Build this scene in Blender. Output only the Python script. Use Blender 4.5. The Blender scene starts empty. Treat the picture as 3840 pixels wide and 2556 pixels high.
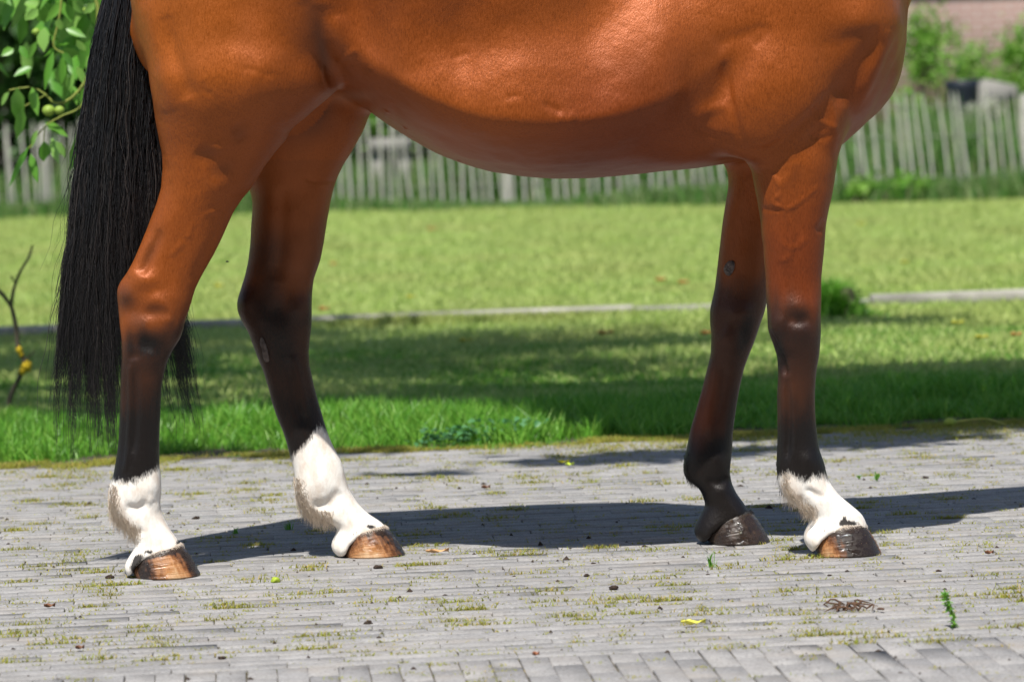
import bpy, math, numpy as np
from mathutils import Matrix, Vector
rng = np.random.default_rng(7)
scene = bpy.context.scene
R = math.radians
# ------------------------------------------------------------------ camera
F = 13840.0            # focal length in photograph pixels (photograph is 3840 wide)
CAM = np.array([0.0, -7.7, 1.0]); PITCH = math.atan(948/F); ROLL = R(1.9)
fw = np.array([0, math.cos(PITCH), -math.sin(PITCH)])
u0 = np.array([0, math.sin(PITCH), math.cos(PITCH)]); r0 = np.array([1.0, 0, 0])
RT = r0*math.cos(ROLL) - u0*math.sin(ROLL)
UP = u0*math.cos(ROLL) + r0*math.sin(ROLL)
cd = bpy.data.cameras.new("camera"); cam = bpy.data.objects.new("camera", cd)
scene.collection.objects.link(cam); scene.camera = cam
m = Matrix.Identity(4)
for i in range(3):
    m[i][0], m[i][1], m[i][2], m[i][3] = RT[i], UP[i], -fw[i], CAM[i]
cam.matrix_world = m
cd.sensor_width = 36; cd.lens = 36*F/3840; cd.clip_start = .1; cd.clip_end = 3000
cd.dof.use_dof = True; cd.dof.focus_distance = 7.72; cd.dof.aperture_fstop = 5.4
# ------------------------------------------------------------------ light
SUN = np.array([-0.15, -0.50, 1.0]); SUN /= np.linalg.norm(SUN)
w = bpy.data.worlds.new("World"); scene.world = w; w.use_nodes = True
nt = w.node_tree; bg = nt.nodes["Background"]
sky = nt.nodes.new("ShaderNodeTexSky"); sky.sky_type = 'NISHITA'; sky.sun_disc = False
sky.sun_elevation = math.asin(SUN[2]); sky.sun_rotation = math.atan2(SUN[0], SUN[1])
nt.links.new(sky.outputs[0], bg.inputs[0]); bg.inputs[1].default_value = 0.09
ld = bpy.data.lights.new("sun", 'SUN'); ld.energy = 4.8; ld.angle = R(.53); ld.color = (1, .965, .9)
sun = bpy.data.objects.new("sun", ld); scene.collection.objects.link(sun)
sun.rotation_euler = Vector(SUN).to_track_quat('Z', 'Y').to_euler(); sun.location = (0, -4, 9)
scene.view_settings.view_transform = 'Standard'; scene.view_settings.look = 'None'
scene.view_settings.exposure = 0.45; scene.view_settings.gamma = 1
scene.cycles.max_bounces = 6

# ------------------------------------------------------------------ helpers
def ray(px, py):
    return fw + (px-1920)/F*RT + (1278-py)/F*UP
def at(px, py, Y):                      # point seen at a photo pixel, on the vertical plane y = Y
    d = ray(px, py); return CAM + d*((Y-CAM[1])/d[1])
def gnd(px, py, z=0.0):                 # point of the ground seen at a photo pixel
    d = ray(px, py); return CAM + d*((z-CAM[2])/d[2])
def proj(x, y, z):
    dx, dy, dz = x-CAM[0], y-CAM[1], z-CAM[2]
    D = dx*fw[0]+dy*fw[1]+dz*fw[2]
    return 1920+F*(dx*RT[0]+dy*RT[1]+dz*RT[2])/D, 1278-F*(dx*UP[0]+dy*UP[1]+dz*UP[2])/D
def mesh_np(name, V, faces, mat, parent=None, smooth=True):
    """faces: list of int arrays (n,3) or (n,4)"""
    me = bpy.data.meshes.new(name)
    V = np.asarray(V, dtype=np.float32)
    faces = [np.asarray(f, dtype=np.int32) for f in (faces if isinstance(faces, list) else [faces]) if len(f)]
    me.vertices.add(len(V)); me.vertices.foreach_set("co", V.ravel())
    idx = np.concatenate([f.ravel() for f in faces])
    tot = np.concatenate([np.full(len(f), f.shape[1], dtype=np.int32) for f in faces])
    me.loops.add(len(idx)); me.loops.foreach_set("vertex_index", idx)
    me.polygons.add(len(tot))
    st = np.concatenate([[0], np.cumsum(tot)[:-1]]).astype(np.int32)
    me.polygons.foreach_set("loop_start", st)
    me.update(calc_edges=True); me.validate()
    if smooth: me.polygons.foreach_set("use_smooth", np.ones(len(me.polygons), dtype=bool))
    if mat: me.materials.append(mat)
    o = bpy.data.objects.new(name, me); scene.collection.objects.link(o)
    if parent: 
        o.parent = parent; o.matrix_parent_inverse = parent.matrix_world.inverted() if False else Matrix.Translation(-parent.location)
    return o
def tag(o, label=None, cat=None, group=None, kind=None):
    if label: o["label"] = label
    if cat: o["category"] = cat
    if group: o["group"] = group
    if kind: o["kind"] = kind
    return o
def empty(name, loc, label=None, cat=None, group=None):
    o = bpy.data.objects.new(name, None); o.location = Vector(loc); o.empty_display_size = .1
    scene.collection.objects.link(o); return tag(o, label, cat, group)
class Geo:
    def __init__(s): s.V = []; s.F3 = []; s.F4 = []; s.n = 0
    def add(s, V, f3=None, f4=None):
        V = np.asarray(V, float).reshape(-1, 3)
        if f3 is not None and len(f3): s.F3.append(np.asarray(f3)+s.n)
        if f4 is not None and len(f4): s.F4.append(np.asarray(f4)+s.n)
        s.V.append(V); s.n += len(V)
    def build(s, name, mat, parent=None, smooth=True):
        fs = []
        if s.F3: fs.append(np.concatenate(s.F3))
        if s.F4: fs.append(np.concatenate(s.F4))
        return mesh_np(name, np.concatenate(s.V), fs, mat, parent, smooth)
def tubes(P, r, sides=3):
    """P (n,k,3) polylines, r (n,k) radii -> verts, quads"""
    n, k, _ = P.shape
    T = np.gradient(P, axis=1); T /= np.linalg.norm(T, axis=2, keepdims=True)+1e-9
    ref = np.where(np.abs(T[..., 1:2]) < .9, np.array([0, 1., 0]), np.array([1., 0, 0]))
    A = np.cross(T, ref); A /= np.linalg.norm(A, axis=2, keepdims=True)+1e-9
    B = np.cross(T, A)
    th = np.arange(sides)*2*np.pi/sides
    V = P[:, :, None, :] + r[:, :, None, None]*(np.cos(th)[None, None, :, None]*A[:, :, None, :]+np.sin(th)[None, None, :, None]*B[:, :, None, :])
    idx = np.arange(n*k*sides).reshape(n, k, sides)
    a = idx[:, :-1, :]; b = np.roll(a, -1, axis=2); c = np.roll(idx[:, 1:, :], -1, axis=2); d = idx[:, 1:, :]
    return V.reshape(-1, 3), np.stack([a, b, c, d], -1).reshape(-1, 4)
def tube(path, rad, sides=8):
    P = np.asarray(path, float)[None]; r = np.broadcast_to(np.asarray(rad, float), (1, P.shape[1]))
    return tubes(P, r, sides)
def smoothpath(pts, n):
    pts = np.asarray(pts, float); t = np.linspace(0, 1, len(pts)); tt = np.linspace(0, 1, n)
    # catmull-rom
    out = []
    for q in tt:
        s = q*(len(pts)-1); i = min(int(s), len(pts)-2); f = s-i
        p0, p1, p2, p3 = pts[max(i-1, 0)], pts[i], pts[i+1], pts[min(i+2, len(pts)-1)]
        out.append(.5*((2*p1)+(p2-p0)*f+(2*p0-5*p1+4*p2-p3)*f*f+(3*p1-p0-3*p2+p3)*f**3))
    return np.array(out)
# value noise on points
_tab = np.random.default_rng(3).random(4096).astype(np.float32)
def vnoise(P, scale):
    P = P*scale; I = np.floor(P).astype(np.int64); f = P-I; f = f*f*(3-2*f); out = 0
    for a in (0, 1):
        for b in (0, 1):
            for c in (0, 1):
                h = ((I[..., 0]+a)*73856093 ^ (I[..., 1]+b)*19349663 ^ (I[..., 2]+c)*83492791) & 4095
                wgt = (f[..., 0] if a else 1-f[..., 0])*(f[..., 1] if b else 1-f[..., 1])*(f[..., 2] if c else 1-f[..., 2])
                out = out+wgt*_tab[h]
    return out

# ------------------------------------------------------------------ materials
class NT:
    def __init__(s, name):
        s.m = bpy.data.materials.new(name); s.m.use_nodes = True; s.t = s.m.node_tree
        s.b = s.t.nodes["Principled BSDF"]; s.out = s.t.nodes["Material Output"]
    def n(s, typ, **kw):
        nd = s.t.nodes.new("ShaderNode"+typ)
        for k, v in kw.items():
            if k.startswith("i_"): nd.inputs[k[2:].replace("_", " ")].default_value = v
            else: setattr(nd, k, v)
        return nd
    def l(s, a, b): s.t.links.new(a, b)
    def coord(s, scale=(1, 1, 1), rot=(0, 0, 0)):
        tc = s.n("TexCoord"); mp = s.n("Mapping"); mp.inputs["Scale"].default_value = scale; mp.inputs["Rotation"].default_value = rot
        s.l(tc.outputs["Object"], mp.inputs[0]); return mp.outputs[0]
    def noise(s, vec, scale, detail=4, rough=.55):
        nd = s.n("TexNoise"); nd.inputs["Scale"].default_value = scale; nd.inputs["Detail"].default_value = detail; nd.inputs["Roughness"].default_value = rough
        s.l(vec, nd.inputs["Vector"]); return nd.outputs["Fac"]
    def ramp(s, fac, stops):
        r = s.n("ValToRGB"); s.l(fac, r.inputs[0]); e = r.color_ramp.elements
        while len(e) < len(stops): e.new(.5)
        for i, (p, c) in enumerate(stops):
            e[i].position = p; e[i].color = (*c, 1) if len(c) == 3 else c
        return r.outputs[0]
    def mixc(s, fac, a, b, mode='MIX'):
        mx = s.n("Mix", data_type='RGBA', blend_type=mode)
        for v, k in ((fac, 0), (a, 6), (b, 7)):
            if isinstance(v, (int, float)): mx.inputs[k].default_value = v
            elif isinstance(v, tuple): mx.inputs[k].default_value = (*v, 1)
            else: s.l(v, mx.inputs[k])
        return mx.outputs[2]
    def math(s, op, a, b=None, clamp=False):
        nd = s.n("Math", operation=op, use_clamp=clamp)
        for v, k in ((a, 0), (b, 1)):
            if v is None: continue
            if isinstance(v, (int, float)): nd.inputs[k].default_value = v
            else: s.l(v, nd.inputs[k])
        return nd.outputs[0]
    def attr(s, name):
        return s.n("Attribute", attribute_name=name).outputs["Fac"]
    def bump(s, h, strength=.5, dist=.002, prev=None):
        b = s.n("Bump"); b.inputs["Strength"].default_value = strength; b.inputs["Distance"].default_value = dist
        s.l(h, b.inputs["Height"])
        if prev is not None: s.l(prev, b.inputs["Normal"])
        return b.outputs[0]
    def set(s, **kw):
        for k, v in kw.items():
            k = k.replace("_", " ")
            if isinstance(v, (int, float)): s.b.inputs[k].default_value = v
            elif isinstance(v, tuple): s.b.inputs[k].default_value = (*v, 1) if len(v) == 3 else v
            else: s.l(v, s.b.inputs[k])
        return s.m
def simple(name, col, var=.25, scale=30, rough=.7, spec=.3, bump=.3, bd=.003, stretch=(1, 1, 1)):
    t = NT(name); c = t.coord(stretch); nz = t.noise(c, scale)
    a = tuple(x*(1-var) for x in col); b = tuple(min(1, x*(1+var)) for x in col)
    t.set(Base_Color=t.ramp(nz, [(.3, a), (.7, b)]), Roughness=rough, Specular_IOR_Level=spec)
    t.set(Normal=t.bump(t.noise(c, scale*4), bump, bd)); return t.m
def leafmat(name, cols, rough=.5, trans=.35, spec=.35, patch=None):
    """cols: three colours picked per leaf"""
    t = NT(name); g = t.n("NewGeometry")
    col = t.ramp(g.outputs["Random Per Island"], [(0, cols[0]), (.5, cols[1]), (1, cols[2])])
    if patch:
        nz = t.noise(t.coord(), patch[0]); col = t.mixc(t.ramp(nz, [(.42, (0, 0, 0)), (.62, (1, 1, 1))]), col, patch[1])
    t.set(Base_Color=col, Roughness=rough, Specular_IOR_Level=spec)
    tr = t.n("BsdfTranslucent"); t.l(col, tr.inputs[0]); mx = t.n("MixShader"); mx.inputs[0].default_value = trans
    t.l(t.b.outputs[0], mx.inputs[1]); t.l(tr.outputs[0], mx.inputs[2]); t.l(mx.outputs[0], t.out.inputs[0])
    return t.m

# ================================================================== GROUND
def mat_brick():
    t = NT("concrete_paver"); c = t.coord(); g = t.n("NewGeometry")
    big = t.noise(c, 1.3, 3); mid = t.noise(c, 14, 6, .65); fine = t.noise(c, 150, 5, .75)
    base = t.ramp(mid, [(.25, (.215, .208, .206)), (.5, (.285, .277, .274)), (.75, (.36, .352, .35))])
    isl = t.ramp(g.outputs["Random Per Island"], [(0, (.90, .90, .91)), (.5, (1, 1, 1)), (1, (1.06, 1.05, 1.04))])
    col = t.mixc(1.0, base, isl, 'MULTIPLY')
    col = t.mixc(t.ramp(fine, [(.36, (1, 1, 1)), (.46, (0, 0, 0))]), col, (.13, .122, .118))
    col = t.mixc(t.ramp(fine, [(.57, (0, 0, 0)), (.68, (.8, .8, .8))]), col, (.56, .55, .53))
    st = t.noise(t.coord((1, 1.6, 1)), 5, 5, .6)
    col = t.mixc(t.ramp(st, [(.52, (0, 0, 0)), (.72, (.45, .45, .45))]), col, (.33, .285, .24))
    col = t.mixc(t.ramp(big, [(.4, (0, 0, 0)), (.7, (.3, .3, .3))]), col, (.21, .20, .195))
    t.set(Base_Color=col, Roughness=.82, Specular_IOR_Level=.3)
    t.set(Normal=t.bump(t.noise(c, 420, 4, .7), .55, .0015, t.bump(t.noise(c, 60, 4, .6), .5, .003)))
    return t.m
M_brick = mat_brick()
M_sand = simple("joint_sand", (.10, .088, .065), .45, 60, .95, .1, .6, .004)

GRASS_Y = {}                                     # y of the paving's far edge as a function of x
eL, eR = gnd(0, 1755), gnd(3840, 1590)
eM = gnd(1900, 1700)
def edge_y(x):
    k = (eR[1]-eL[1])/(eR[0]-eL[0]); return eL[1]+k*(x-eL[0])
# ground sheet
def sheet(name, x0, x1, y0, y1, z, mat, nx=1, ny=1, kind='structure'):
    xs = np.linspace(x0, x1, nx+1); ys = np.linspace(y0, y1, ny+1)
    X, Y = np.meshgrid(xs, ys, indexing='ij'); V = np.stack([X, Y, np.full_like(X, z)], -1).reshape(-1, 3)
    I = np.arange((nx+1)*(ny+1)).reshape(nx+1, ny+1)
    f = np.stack([I[:-1, :-1], I[1:, :-1], I[1:, 1:], I[:-1, 1:]], -1).reshape(-1, 4)
    return tag(mesh_np(name, V, f, mat), kind=kind)
def mat_soil():
    t = NT("lawn_soil"); c = t.coord(); a = t.noise(c, .9, 5); b = t.noise(c, 25, 5)
    col = t.mixc(b, t.ramp(a, [(.35, (.14, .24, .05)), (.65, (.24, .33, .08))]), (.14, .18, .05))
    t.set(Base_Color=col, Roughness=.9, Specular_IOR_Level=.1); return t.m
sheet("ground", -900, 900, -60, 1500, -0.035, mat_soil())
sheet("paving_bed", -16, 16, -3.1, 3.4, -0.0045, M_sand)
sheet("added_dark_ground", -16, 16, -14, -3.1, -0.006, simple("bounce_cut_asphalt", (.045, .045, .045), .3, 60, .9, .2))  # dark ground added out of view to cut the bounce onto the horse

PROT = R(4.3); PC = gnd(2600, 2436)[:2]         # the courses run at a slight angle to the picture
def prot(x, y, inv=False):
    c, s_ = math.cos(PROT), math.sin(PROT)*(-1 if inv else 1); dx, dy = x-PC[0], y-PC[1]
    return PC[0]+dx*c-dy*s_, PC[1]+dx*s_+dy*c
def build_paving():
    L, W, J = .2005, .0507, .0023
    pL, pW = L+J, W+J
    yb = PC[1]; r = np.random.default_rng(5); bricks = []
    for i in range(int(6.2/pW)):                  # rows running across the picture
        xs = np.arange(-5.6, 5.6, pL)+(pL/2 if i % 2 else 0)+(r.random()-.5)*.05; y = np.full_like(xs, yb+pW*(i+.5))
        X, Y_ = prot(xs, y); k = Y_+.02 < edge_y(X); bricks.append(np.stack([xs, y, np.full_like(xs, L/2), np.full_like(xs, W/2)], 1)[k])
    W = .0507; pW2 = W+J
    for i, x in enumerate(np.arange(-5.6, 5.6, pW2)):   # courses running toward the camera
        if i % 2: bricks.append(np.array([[x, yb-pL/4, W/2, (pL/2-J)/2]]))
        y = yb-(pL/2 if i % 2 else 0)-pL*(np.arange(7)+.5); bricks.append(np.stack([np.full_like(y, x), y, np.full_like(y, W/2), np.full_like(y, L/2)], 1))
    B = np.concatenate(bricks); N = len(B)
    B[:, :2] += r.normal(0, .0006, (N, 2))
    base = -.010; bev = .0011
    sx = np.array([-1, 1, 1, -1]); sy = np.array([-1, -1, 1, 1])
    zt = r.normal(0, .0006, N); tx = r.normal(0, .002, N); ty = r.normal(0, .002, N)
    hx, hy = B[:, 2:3]+r.normal(0, .0004, (N, 1)), B[:, 3:4]+r.normal(0, .0004, (N, 1))
    def ring(dx, z):
        lx = sx[None]*(hx-dx); ly = sy[None]*(hy-dx); jit = r.normal(0, .0006, (N, 4))
        X, Y_ = prot(B[:, :1]+lx+jit, B[:, 1:2]+ly+jit[:, ::-1])
        return np.stack([X, Y_, zt[:, None]+z+lx*tx[:, None]+ly*ty[:, None]], -1)
    V = np.stack([ring(0, base), ring(0, -bev), ring(bev, 0)], 1).reshape(-1, 3)
    q = []
    for k in range(2):
        for a in range(4):
            b = (a+1) % 4; q.append([k*4+a, k*4+b, k*4+4+b, k*4+4+a])
    q.append([8, 9, 10, 11]); q = np.array(q)
    Fq = (q[None]+(np.arange(N)*12)[:, None, None]).reshape(-1, 4)
    o = mesh_np("paving", V, Fq, M_brick, smooth=False); tag(o, kind='structure')
    return B, yb, pW
BR, YB, PW = build_paving()

# ------------------------------------------------------------------ grass blades
def blades(P, h, wd, lean, r, bend=.5):
    """P (n,3) roots; returns verts, tris, quads for curved blades"""
    n = len(P); az = r.random(n)*2*np.pi; la = r.random(n)*2*np.pi
    s = np.stack([np.cos(az), np.sin(az), np.zeros(n)], 1)*wd[:, None]/2
    ld_ = np.stack([np.cos(la), np.sin(la), np.zeros(n)], 1)*(lean*h)[:, None]
    up = np.array([0, 0, 1.])
    m1 = P+ld_*.28+up*(h*.55)[:, None]; tp = P+ld_+up*(h*(1-.35*lean*bend))[:, None]
    V = np.stack([P-s, P+s, m1+s*.8, m1-s*.8, tp], 1).reshape(-1, 3)
    b = (np.arange(n)*5)[:, None]
    return V, b+np.array([[3, 2, 4]]), b+np.array([[0, 1, 2, 3]])
def grass(name, P, h, wd, lean, mat, r, **k):
    g = Geo(); V, t3, t4 = blades(P, h, wd, lean, r); g.add(V, t3, t4)
    return g.build(name, mat, smooth=False)
G1 = leafmat("grass_blade", [(.08, .26, .018), (.15, .39, .035), (.27, .48, .075)], .42, .34, .45)
G2 = leafmat("lawn_blade", [(.34, .48, .10), (.45, .57, .16), (.58, .65, .27)], .5, .45, .3, patch=(1.1, (.46, .52, .17)))
G3 = leafmat("dry_moss_blade", [(.42, .38, .06), (.28, .34, .05), (.52, .38, .12)], .6, .4, .25)
def lawn():
    r = np.random.default_rng(11)
    # near strip with longer grass
    n = 240000; x = r.uniform(-3.5, 3.3, n); e = np.array(edge_y(x)); d = r.random(n)**1.6*4.2
    y = e+.03+d+(vnoise(np.stack([x, x*0, x*0], 1), 3)-.5)*.26+(vnoise(np.stack([x, x*0, x*0], 1), 14)-.5)*.16
    P = np.stack([x, y, np.full(n, -.034)], 1)
    cl = vnoise(P, 6)*.6+vnoise(P, 17)*.6
    h = (.035+.055*cl)*np.clip(.55+.9*np.exp(-((d-.4-.5*vnoise(P, 1.7))/.75)**2), .3, 1.5)*r.uniform(.5, 1.25, n)
    h *= np.where(d < .14, .5, 1)
    grassA = grass("grass_verge", P, h, r.uniform(.0035, .007, n), r.uniform(.1, .75, n), G1, r)
    tag(grassA, kind='stuff', label="longer bright green grass along the edge of the paving", cat="grass")
    n = 340000; u = r.random(n); y = 3.4+u**1.35*21.5; half = (y+7.7)*.16+.9
    x = r.uniform(-1, 1, n)*half; P = np.stack([x, y, np.full(n, -.034)], 1)
    h = (.03+.04*vnoise(P, 1.5))*r.uniform(.6, 1.2, n); s = 1+u*.8
    g = grass("lawn", P, h, r.uniform(.005, .009, n)*s, r.uniform(.2, .9, n), G2, r)
    tag(g, kind='stuff', label="short mown lawn behind the horse", cat="grass")
    # tufts at the foot of the fence
lawn()
def moss():
    """little tufts of grass and moss in the joints"""
    r = np.random.default_rng(21); pts = []; hs = []
    def clump(cx, cy, n, sx, sy, hh):
        cx, cy = prot(cx, cy, True); x = r.normal(cx, sx, n); row = np.round((r.normal(cy, sy, n)-YB)/PW)*PW+YB
        y = row+r.normal(0, .0055, n)
        y = np.where(cy < YB, r.normal(cy, sy, n), y); x, y = prot(x, y)
        pts.append(np.stack([x, y, np.full(n, -.005)], 1)); hs.append(r.uniform(.4, 1.4, n)*hh)
    N = 9500
    cx = r.uniform(-2.6, 2.6, N); cy = r.uniform(-1.9, 2.45, N)
    dens = vnoise(np.stack([cx, cy, cx*0], 1), 2.2)
    for a, b, q in zip(cx, cy, dens):
        if b > edge_y(a) or q < .12: continue
        near = max(0, 1-abs(b+1)/1.6)
        if r.random() > (.5+.4*near if b > YB else .3): continue
        big = r.random() < .07 and b > YB
        clump(a, b, r.integers(80, 170) if big else r.integers(7, 34), r.uniform(.018, .034) if big else r.uniform(.007, .018), .012 if big else .005, .013 if big else .009)
    # thin lines of moss along some joints
    for k in range(330):
        row = r.integers(0, 36); y = YB+PW*row; x0 = r.uniform(-2.4, 2.4); ln = r.uniform(.05, .3); n = int(ln*420); xx, yy = prot(r.uniform(x0, x0+ln, n), y+r.normal(0, .002, n))
        pts.append(np.stack([xx, yy, np.full(n, -.006)], 1)); hs.append(r.uniform(.4, 1, n)*.009)
    # dense fringe where the paving meets the grass
    n = 90000; x = r.uniform(-2.6, 2.6, n); e = edge_y(x); y = e+.12-np.abs(r.normal(0, .17, n))*(.5+vnoise(np.stack([x, x*0, x*0], 1), 3))
    P = np.stack([x, y, np.full(n, -.01)], 1); k = vnoise(P, 9)*.7+vnoise(P, 2.5)*.6 > .63
    pts.append(P[k]); hs.append(r.uniform(.008, .026, k.sum()))
    P = np.concatenate(pts); h = np.concatenate(hs); n = len(P)
    o = grass("joint_moss", P, h, r.uniform(.0016, .0034, n), r.uniform(.2, 1.1, n), G3, r)
    tag(o, kind='stuff', label="yellow green moss and tiny grass tufts in the paving joints", cat="moss")
moss()
# ================================================================== HORSE
# silhouettes of the limbs, traced as (row, column) in the photograph and rebuilt as solids of their own depth
def prof(s): return np.array([[float(a) for a in q.split(',')] for q in s.split()])
NHL = prof("514,-320 500,-200 500,-80 514,0 531,115 554,241 574,367 594,488 611,574 613,631 603,706 580,769 560,821 534,900 504,975 474,1029 452,1056 440,1083 439,1110 443,1153 447,1186 455,1273 455,1338 452,1392 450,1473 447,1582 444,1652 439,1700 428,1775 417,1805 411,1840 412,1885 424,1925 452,1960 486,1992 508,2032 499,2062 478,2094 465,2120 470,2146 490,2166 500,2180")
NHR = prof("1200,-320 1240,-150 1262,0 1275,120 1275,230 1246,344 1182,390 1142,442 1090,488 1073,528 1033,574 987,637 947,700 907,746 878,792 851,850 799,958 759,1029 731,1083 710,1153 691,1208 685,1240 672,1273 647,1311 628,1354 615,1403 607,1446 604,1500 599,1582 596,1700 597,1746 603,1788 605,1835 600,1889 605,1914 621,1954 645,1995 668,2025 686,2055 716,2096 735,2130 750,2160 752,2180")
FHL = prof("940,300 945,500 945,700 942,800 940,850 937,920 929,985 918,1040 902,1094 890,1132 891,1164 907,1202 935,1246 951,1294 967,1338 989,1392 1010,1457 1021,1511 1040,1565 1065,1625 1083,1690 1096,1730 1103,1760 1108,1805 1106,1850 1118,1890 1150,1925 1205,1945 1250,1962 1268,1984 1252,2013 1241,2043 1250,2067 1272,2085 1300,2100")
FHR = prof("1390,250 1370,350 1357,402 1347,436 1327,494 1295,562 1272,620 1255,689 1238,763 1223,849 1214,904 1200,969 1176,1040 1170,1094 1168,1153 1169,1219 1162,1273 1158,1316 1162,1370 1176,1435 1192,1500 1211,1565 1227,1620 1240,1655 1256,1687 1280,1728 1292,1764 1298,1799 1310,1835 1340,1883 1381,1924 1417,1948 1441,1966 1453,1990 1482,2031 1516,2075 1520,2100")
NFL = prof("2760,300 2775,480 2804,588 2822,649 2835,734 2850,826 2855,890 2861,923 2869,1033 2874,1125 2877,1192 2880,1241 2898,1290 2913,1339 2918,1400 2916,1461 2916,1553 2916,1630 2913,1690 2911,1746 2915,1793 2925,1835 2950,1872 2990,1903 3030,1922 3044,1940 3032,1961 3014,1998 3013,2026 3030,2054 3055,2080 3060,2100")
NFR = prof("3150,300 3150,480 3141,563 3134,643 3122,722 3104,796 3092,869 3088,942 3081,1033 3079,1155 3077,1247 3072,1327 3060,1388 3054,1461 3054,1522 3058,1580 3064,1643 3073,1690 3091,1737 3099,1774 3112,1807 3147,1853 3194,1891 3236,1928 3250,1961 3259,1989 3287,2036 3306,2073 3308,2100")
FFL = prof("2745,400 2742,500 2737,612 2730,704 2715,796 2703,887 2708,850 2700,929 2693,991 2681,1082 2663,1162 2663,1217 2668,1247 2666,1327 2651,1388 2635,1449 2614,1522 2589,1614 2576,1687 2564,1735 2564,1775 2578,1800 2606,1812 2629,1839 2645,1880 2647,1896 2633,1919 2607,1966 2602,1998 2619,2026 2650,2040 2660,2060")
FFL = FFL[[0,1,2,3,4,6]+list(range(7, len(FFL)))]
FFR = prof("3060,300 3020,600 2960,750 2920,900 2893,1033 2876,1125 2867,1168 2849,1217 2834,1265 2815,1314 2791,1376 2779,1431 2767,1492 2757,1553 2748,1614 2744,1690 2735,1769 2742,1811 2760,1849 2788,1886 2806,1914 2830,1952 2858,1984 2886,2022 2890,2060")
def hoof_y(px, py): return gnd(px, py)[1]+.052
Y_NH, Y_NF, Y_FH, Y_FF = hoof_y(600, 2172), hoof_y(3180, 2089), hoof_y(1400, 2092), hoof_y(2740, 2045)
print("hoof y", Y_NH, Y_NF, Y_FH, Y_FF)
YC = (Y_NH+Y_NF+Y_FH+Y_FF)/4
def PX(x, z, Y): return proj(x, np.full_like(x, Y), z)
def pxm(Y): return (Y-CAM[1])/F            # metres per photo pixel on the plane y = Y
def ip(tab, v, col=0):                      # interpolate first column on second
    return np.interp(v, tab[:, 1], tab[:, col])
def smin(a, b, k):
    h = np.clip(.5+.5*(b-a)/k, 0, 1); return b+(a-b)*h-k*h*(1-h)

def smooth_tab(kx, ky, sig, step=4.0):
    g = np.arange(kx.min(), kx.max()+step, step); v = np.interp(g, kx, ky); n = int(3*sig/step); w_ = np.exp(-.5*(np.arange(-n, n+1)*step/sig)**2); w_ /= w_.sum()
    vp = np.concatenate([2*v[0]-v[1:n+1][::-1], v, 2*v[-1]-v[-n-1:-1][::-1]]) if n < len(v)-1 else np.pad(v, n, mode='edge')
    return g, np.convolve(vp, w_, 'valid')
PRIMS = []     # (bbox, func(x,y,z)->d, k, sign)
def leg(L, Rr, Y, depth, top, n=2.25, k=.03, clip=None):
    """depth: rows of (py, centre y, half depth, exponent)"""
    D = np.array(depth, float); s = pxm(Y)
    TLf, TRf = smooth_tab(L[:, 1], L[:, 0], 9), smooth_tab(Rr[:, 1], Rr[:, 0], 9); TC, TB, TE = (smooth_tab(D[:, 0], D[:, j], 32) for j in (1, 2, 3))
    z0 = -.02; z1 = at(1920, top, Y)[2]+.06
    xa = at(L[:, 0].min()-30, 1000, Y)[0]-.05; xb = at(Rr[:, 0].max()+30, 1000, Y)[0]+.05
    yb = (D[:, 1]-D[:, 2]).min()-.03, (D[:, 1]+D[:, 2]).max()+.03
    def f(x, y, z):
        px, py = PX(x, z, Y); l, r = np.interp(py, *TLf), np.interp(py, *TRf)
        cx, a = (l+r)/2, (r-l)/2*s
        cy = np.interp(py, *TC); b = np.interp(py, *TB); e = np.interp(py, *TE)
        dx, dy = np.abs((px-cx)*s)/a+1e-6, np.abs(y-cy)/b+1e-6
        q = (dx**e+dy**e)**(1/e)
        d = (q-1)*np.minimum(a, b)*.9
        d = np.maximum(d, (top-py)*s)
        if clip is not None:                 # coronet line: body stops inside the hoof
            cd_ = (py-6-np.interp(px, clip[:, 0], clip[:, 1]))*s*.8
            d = -smin(-d, -cd_, .008)
        return d
    PRIMS.append(((xa, xb, yb[0], yb[1], z0, z1), f, k, 1))
def ell(px, py, Y, rx, ry, rd, rot=0, k=.05, sign=1, yaw=0):
    """ellipsoid: centre seen at photo pixel (px,py) at depth y=Y; radii in photo pixels (rx, ry) and metres (rd)"""
    c = at(px, py, Y); s = pxm(Y); A = np.array([rx*s, rd, ry*s]); a = R(rot)
    mx = A.max()+.02
    ca, sa, cb, sb = math.cos(a), math.sin(a), math.cos(R(yaw)), math.sin(R(yaw))
    def f(x, y, z):
        X, Yy, Z = x-c[0], y-c[1], z-c[2]
        X, Z = X*ca-Z*sa, X*sa+Z*ca
        X, Yy = X*cb+Yy*sb, -X*sb+Yy*cb
        k0 = np.sqrt((X/A[0])**2+(Yy/A[1])**2+(Z/A[2])**2); k1 = np.sqrt((X/A[0]**2)**2+(Yy/A[1]**2)**2+(Z/A[2]**2)**2)
        return k0*(k0-1)/(k1+1e-6)
    PRIMS.append(((c[0]-mx, c[0]+mx, c[1]-mx, c[1]+mx, c[2]-mx, c[2]+mx), f, k, sign))
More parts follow.
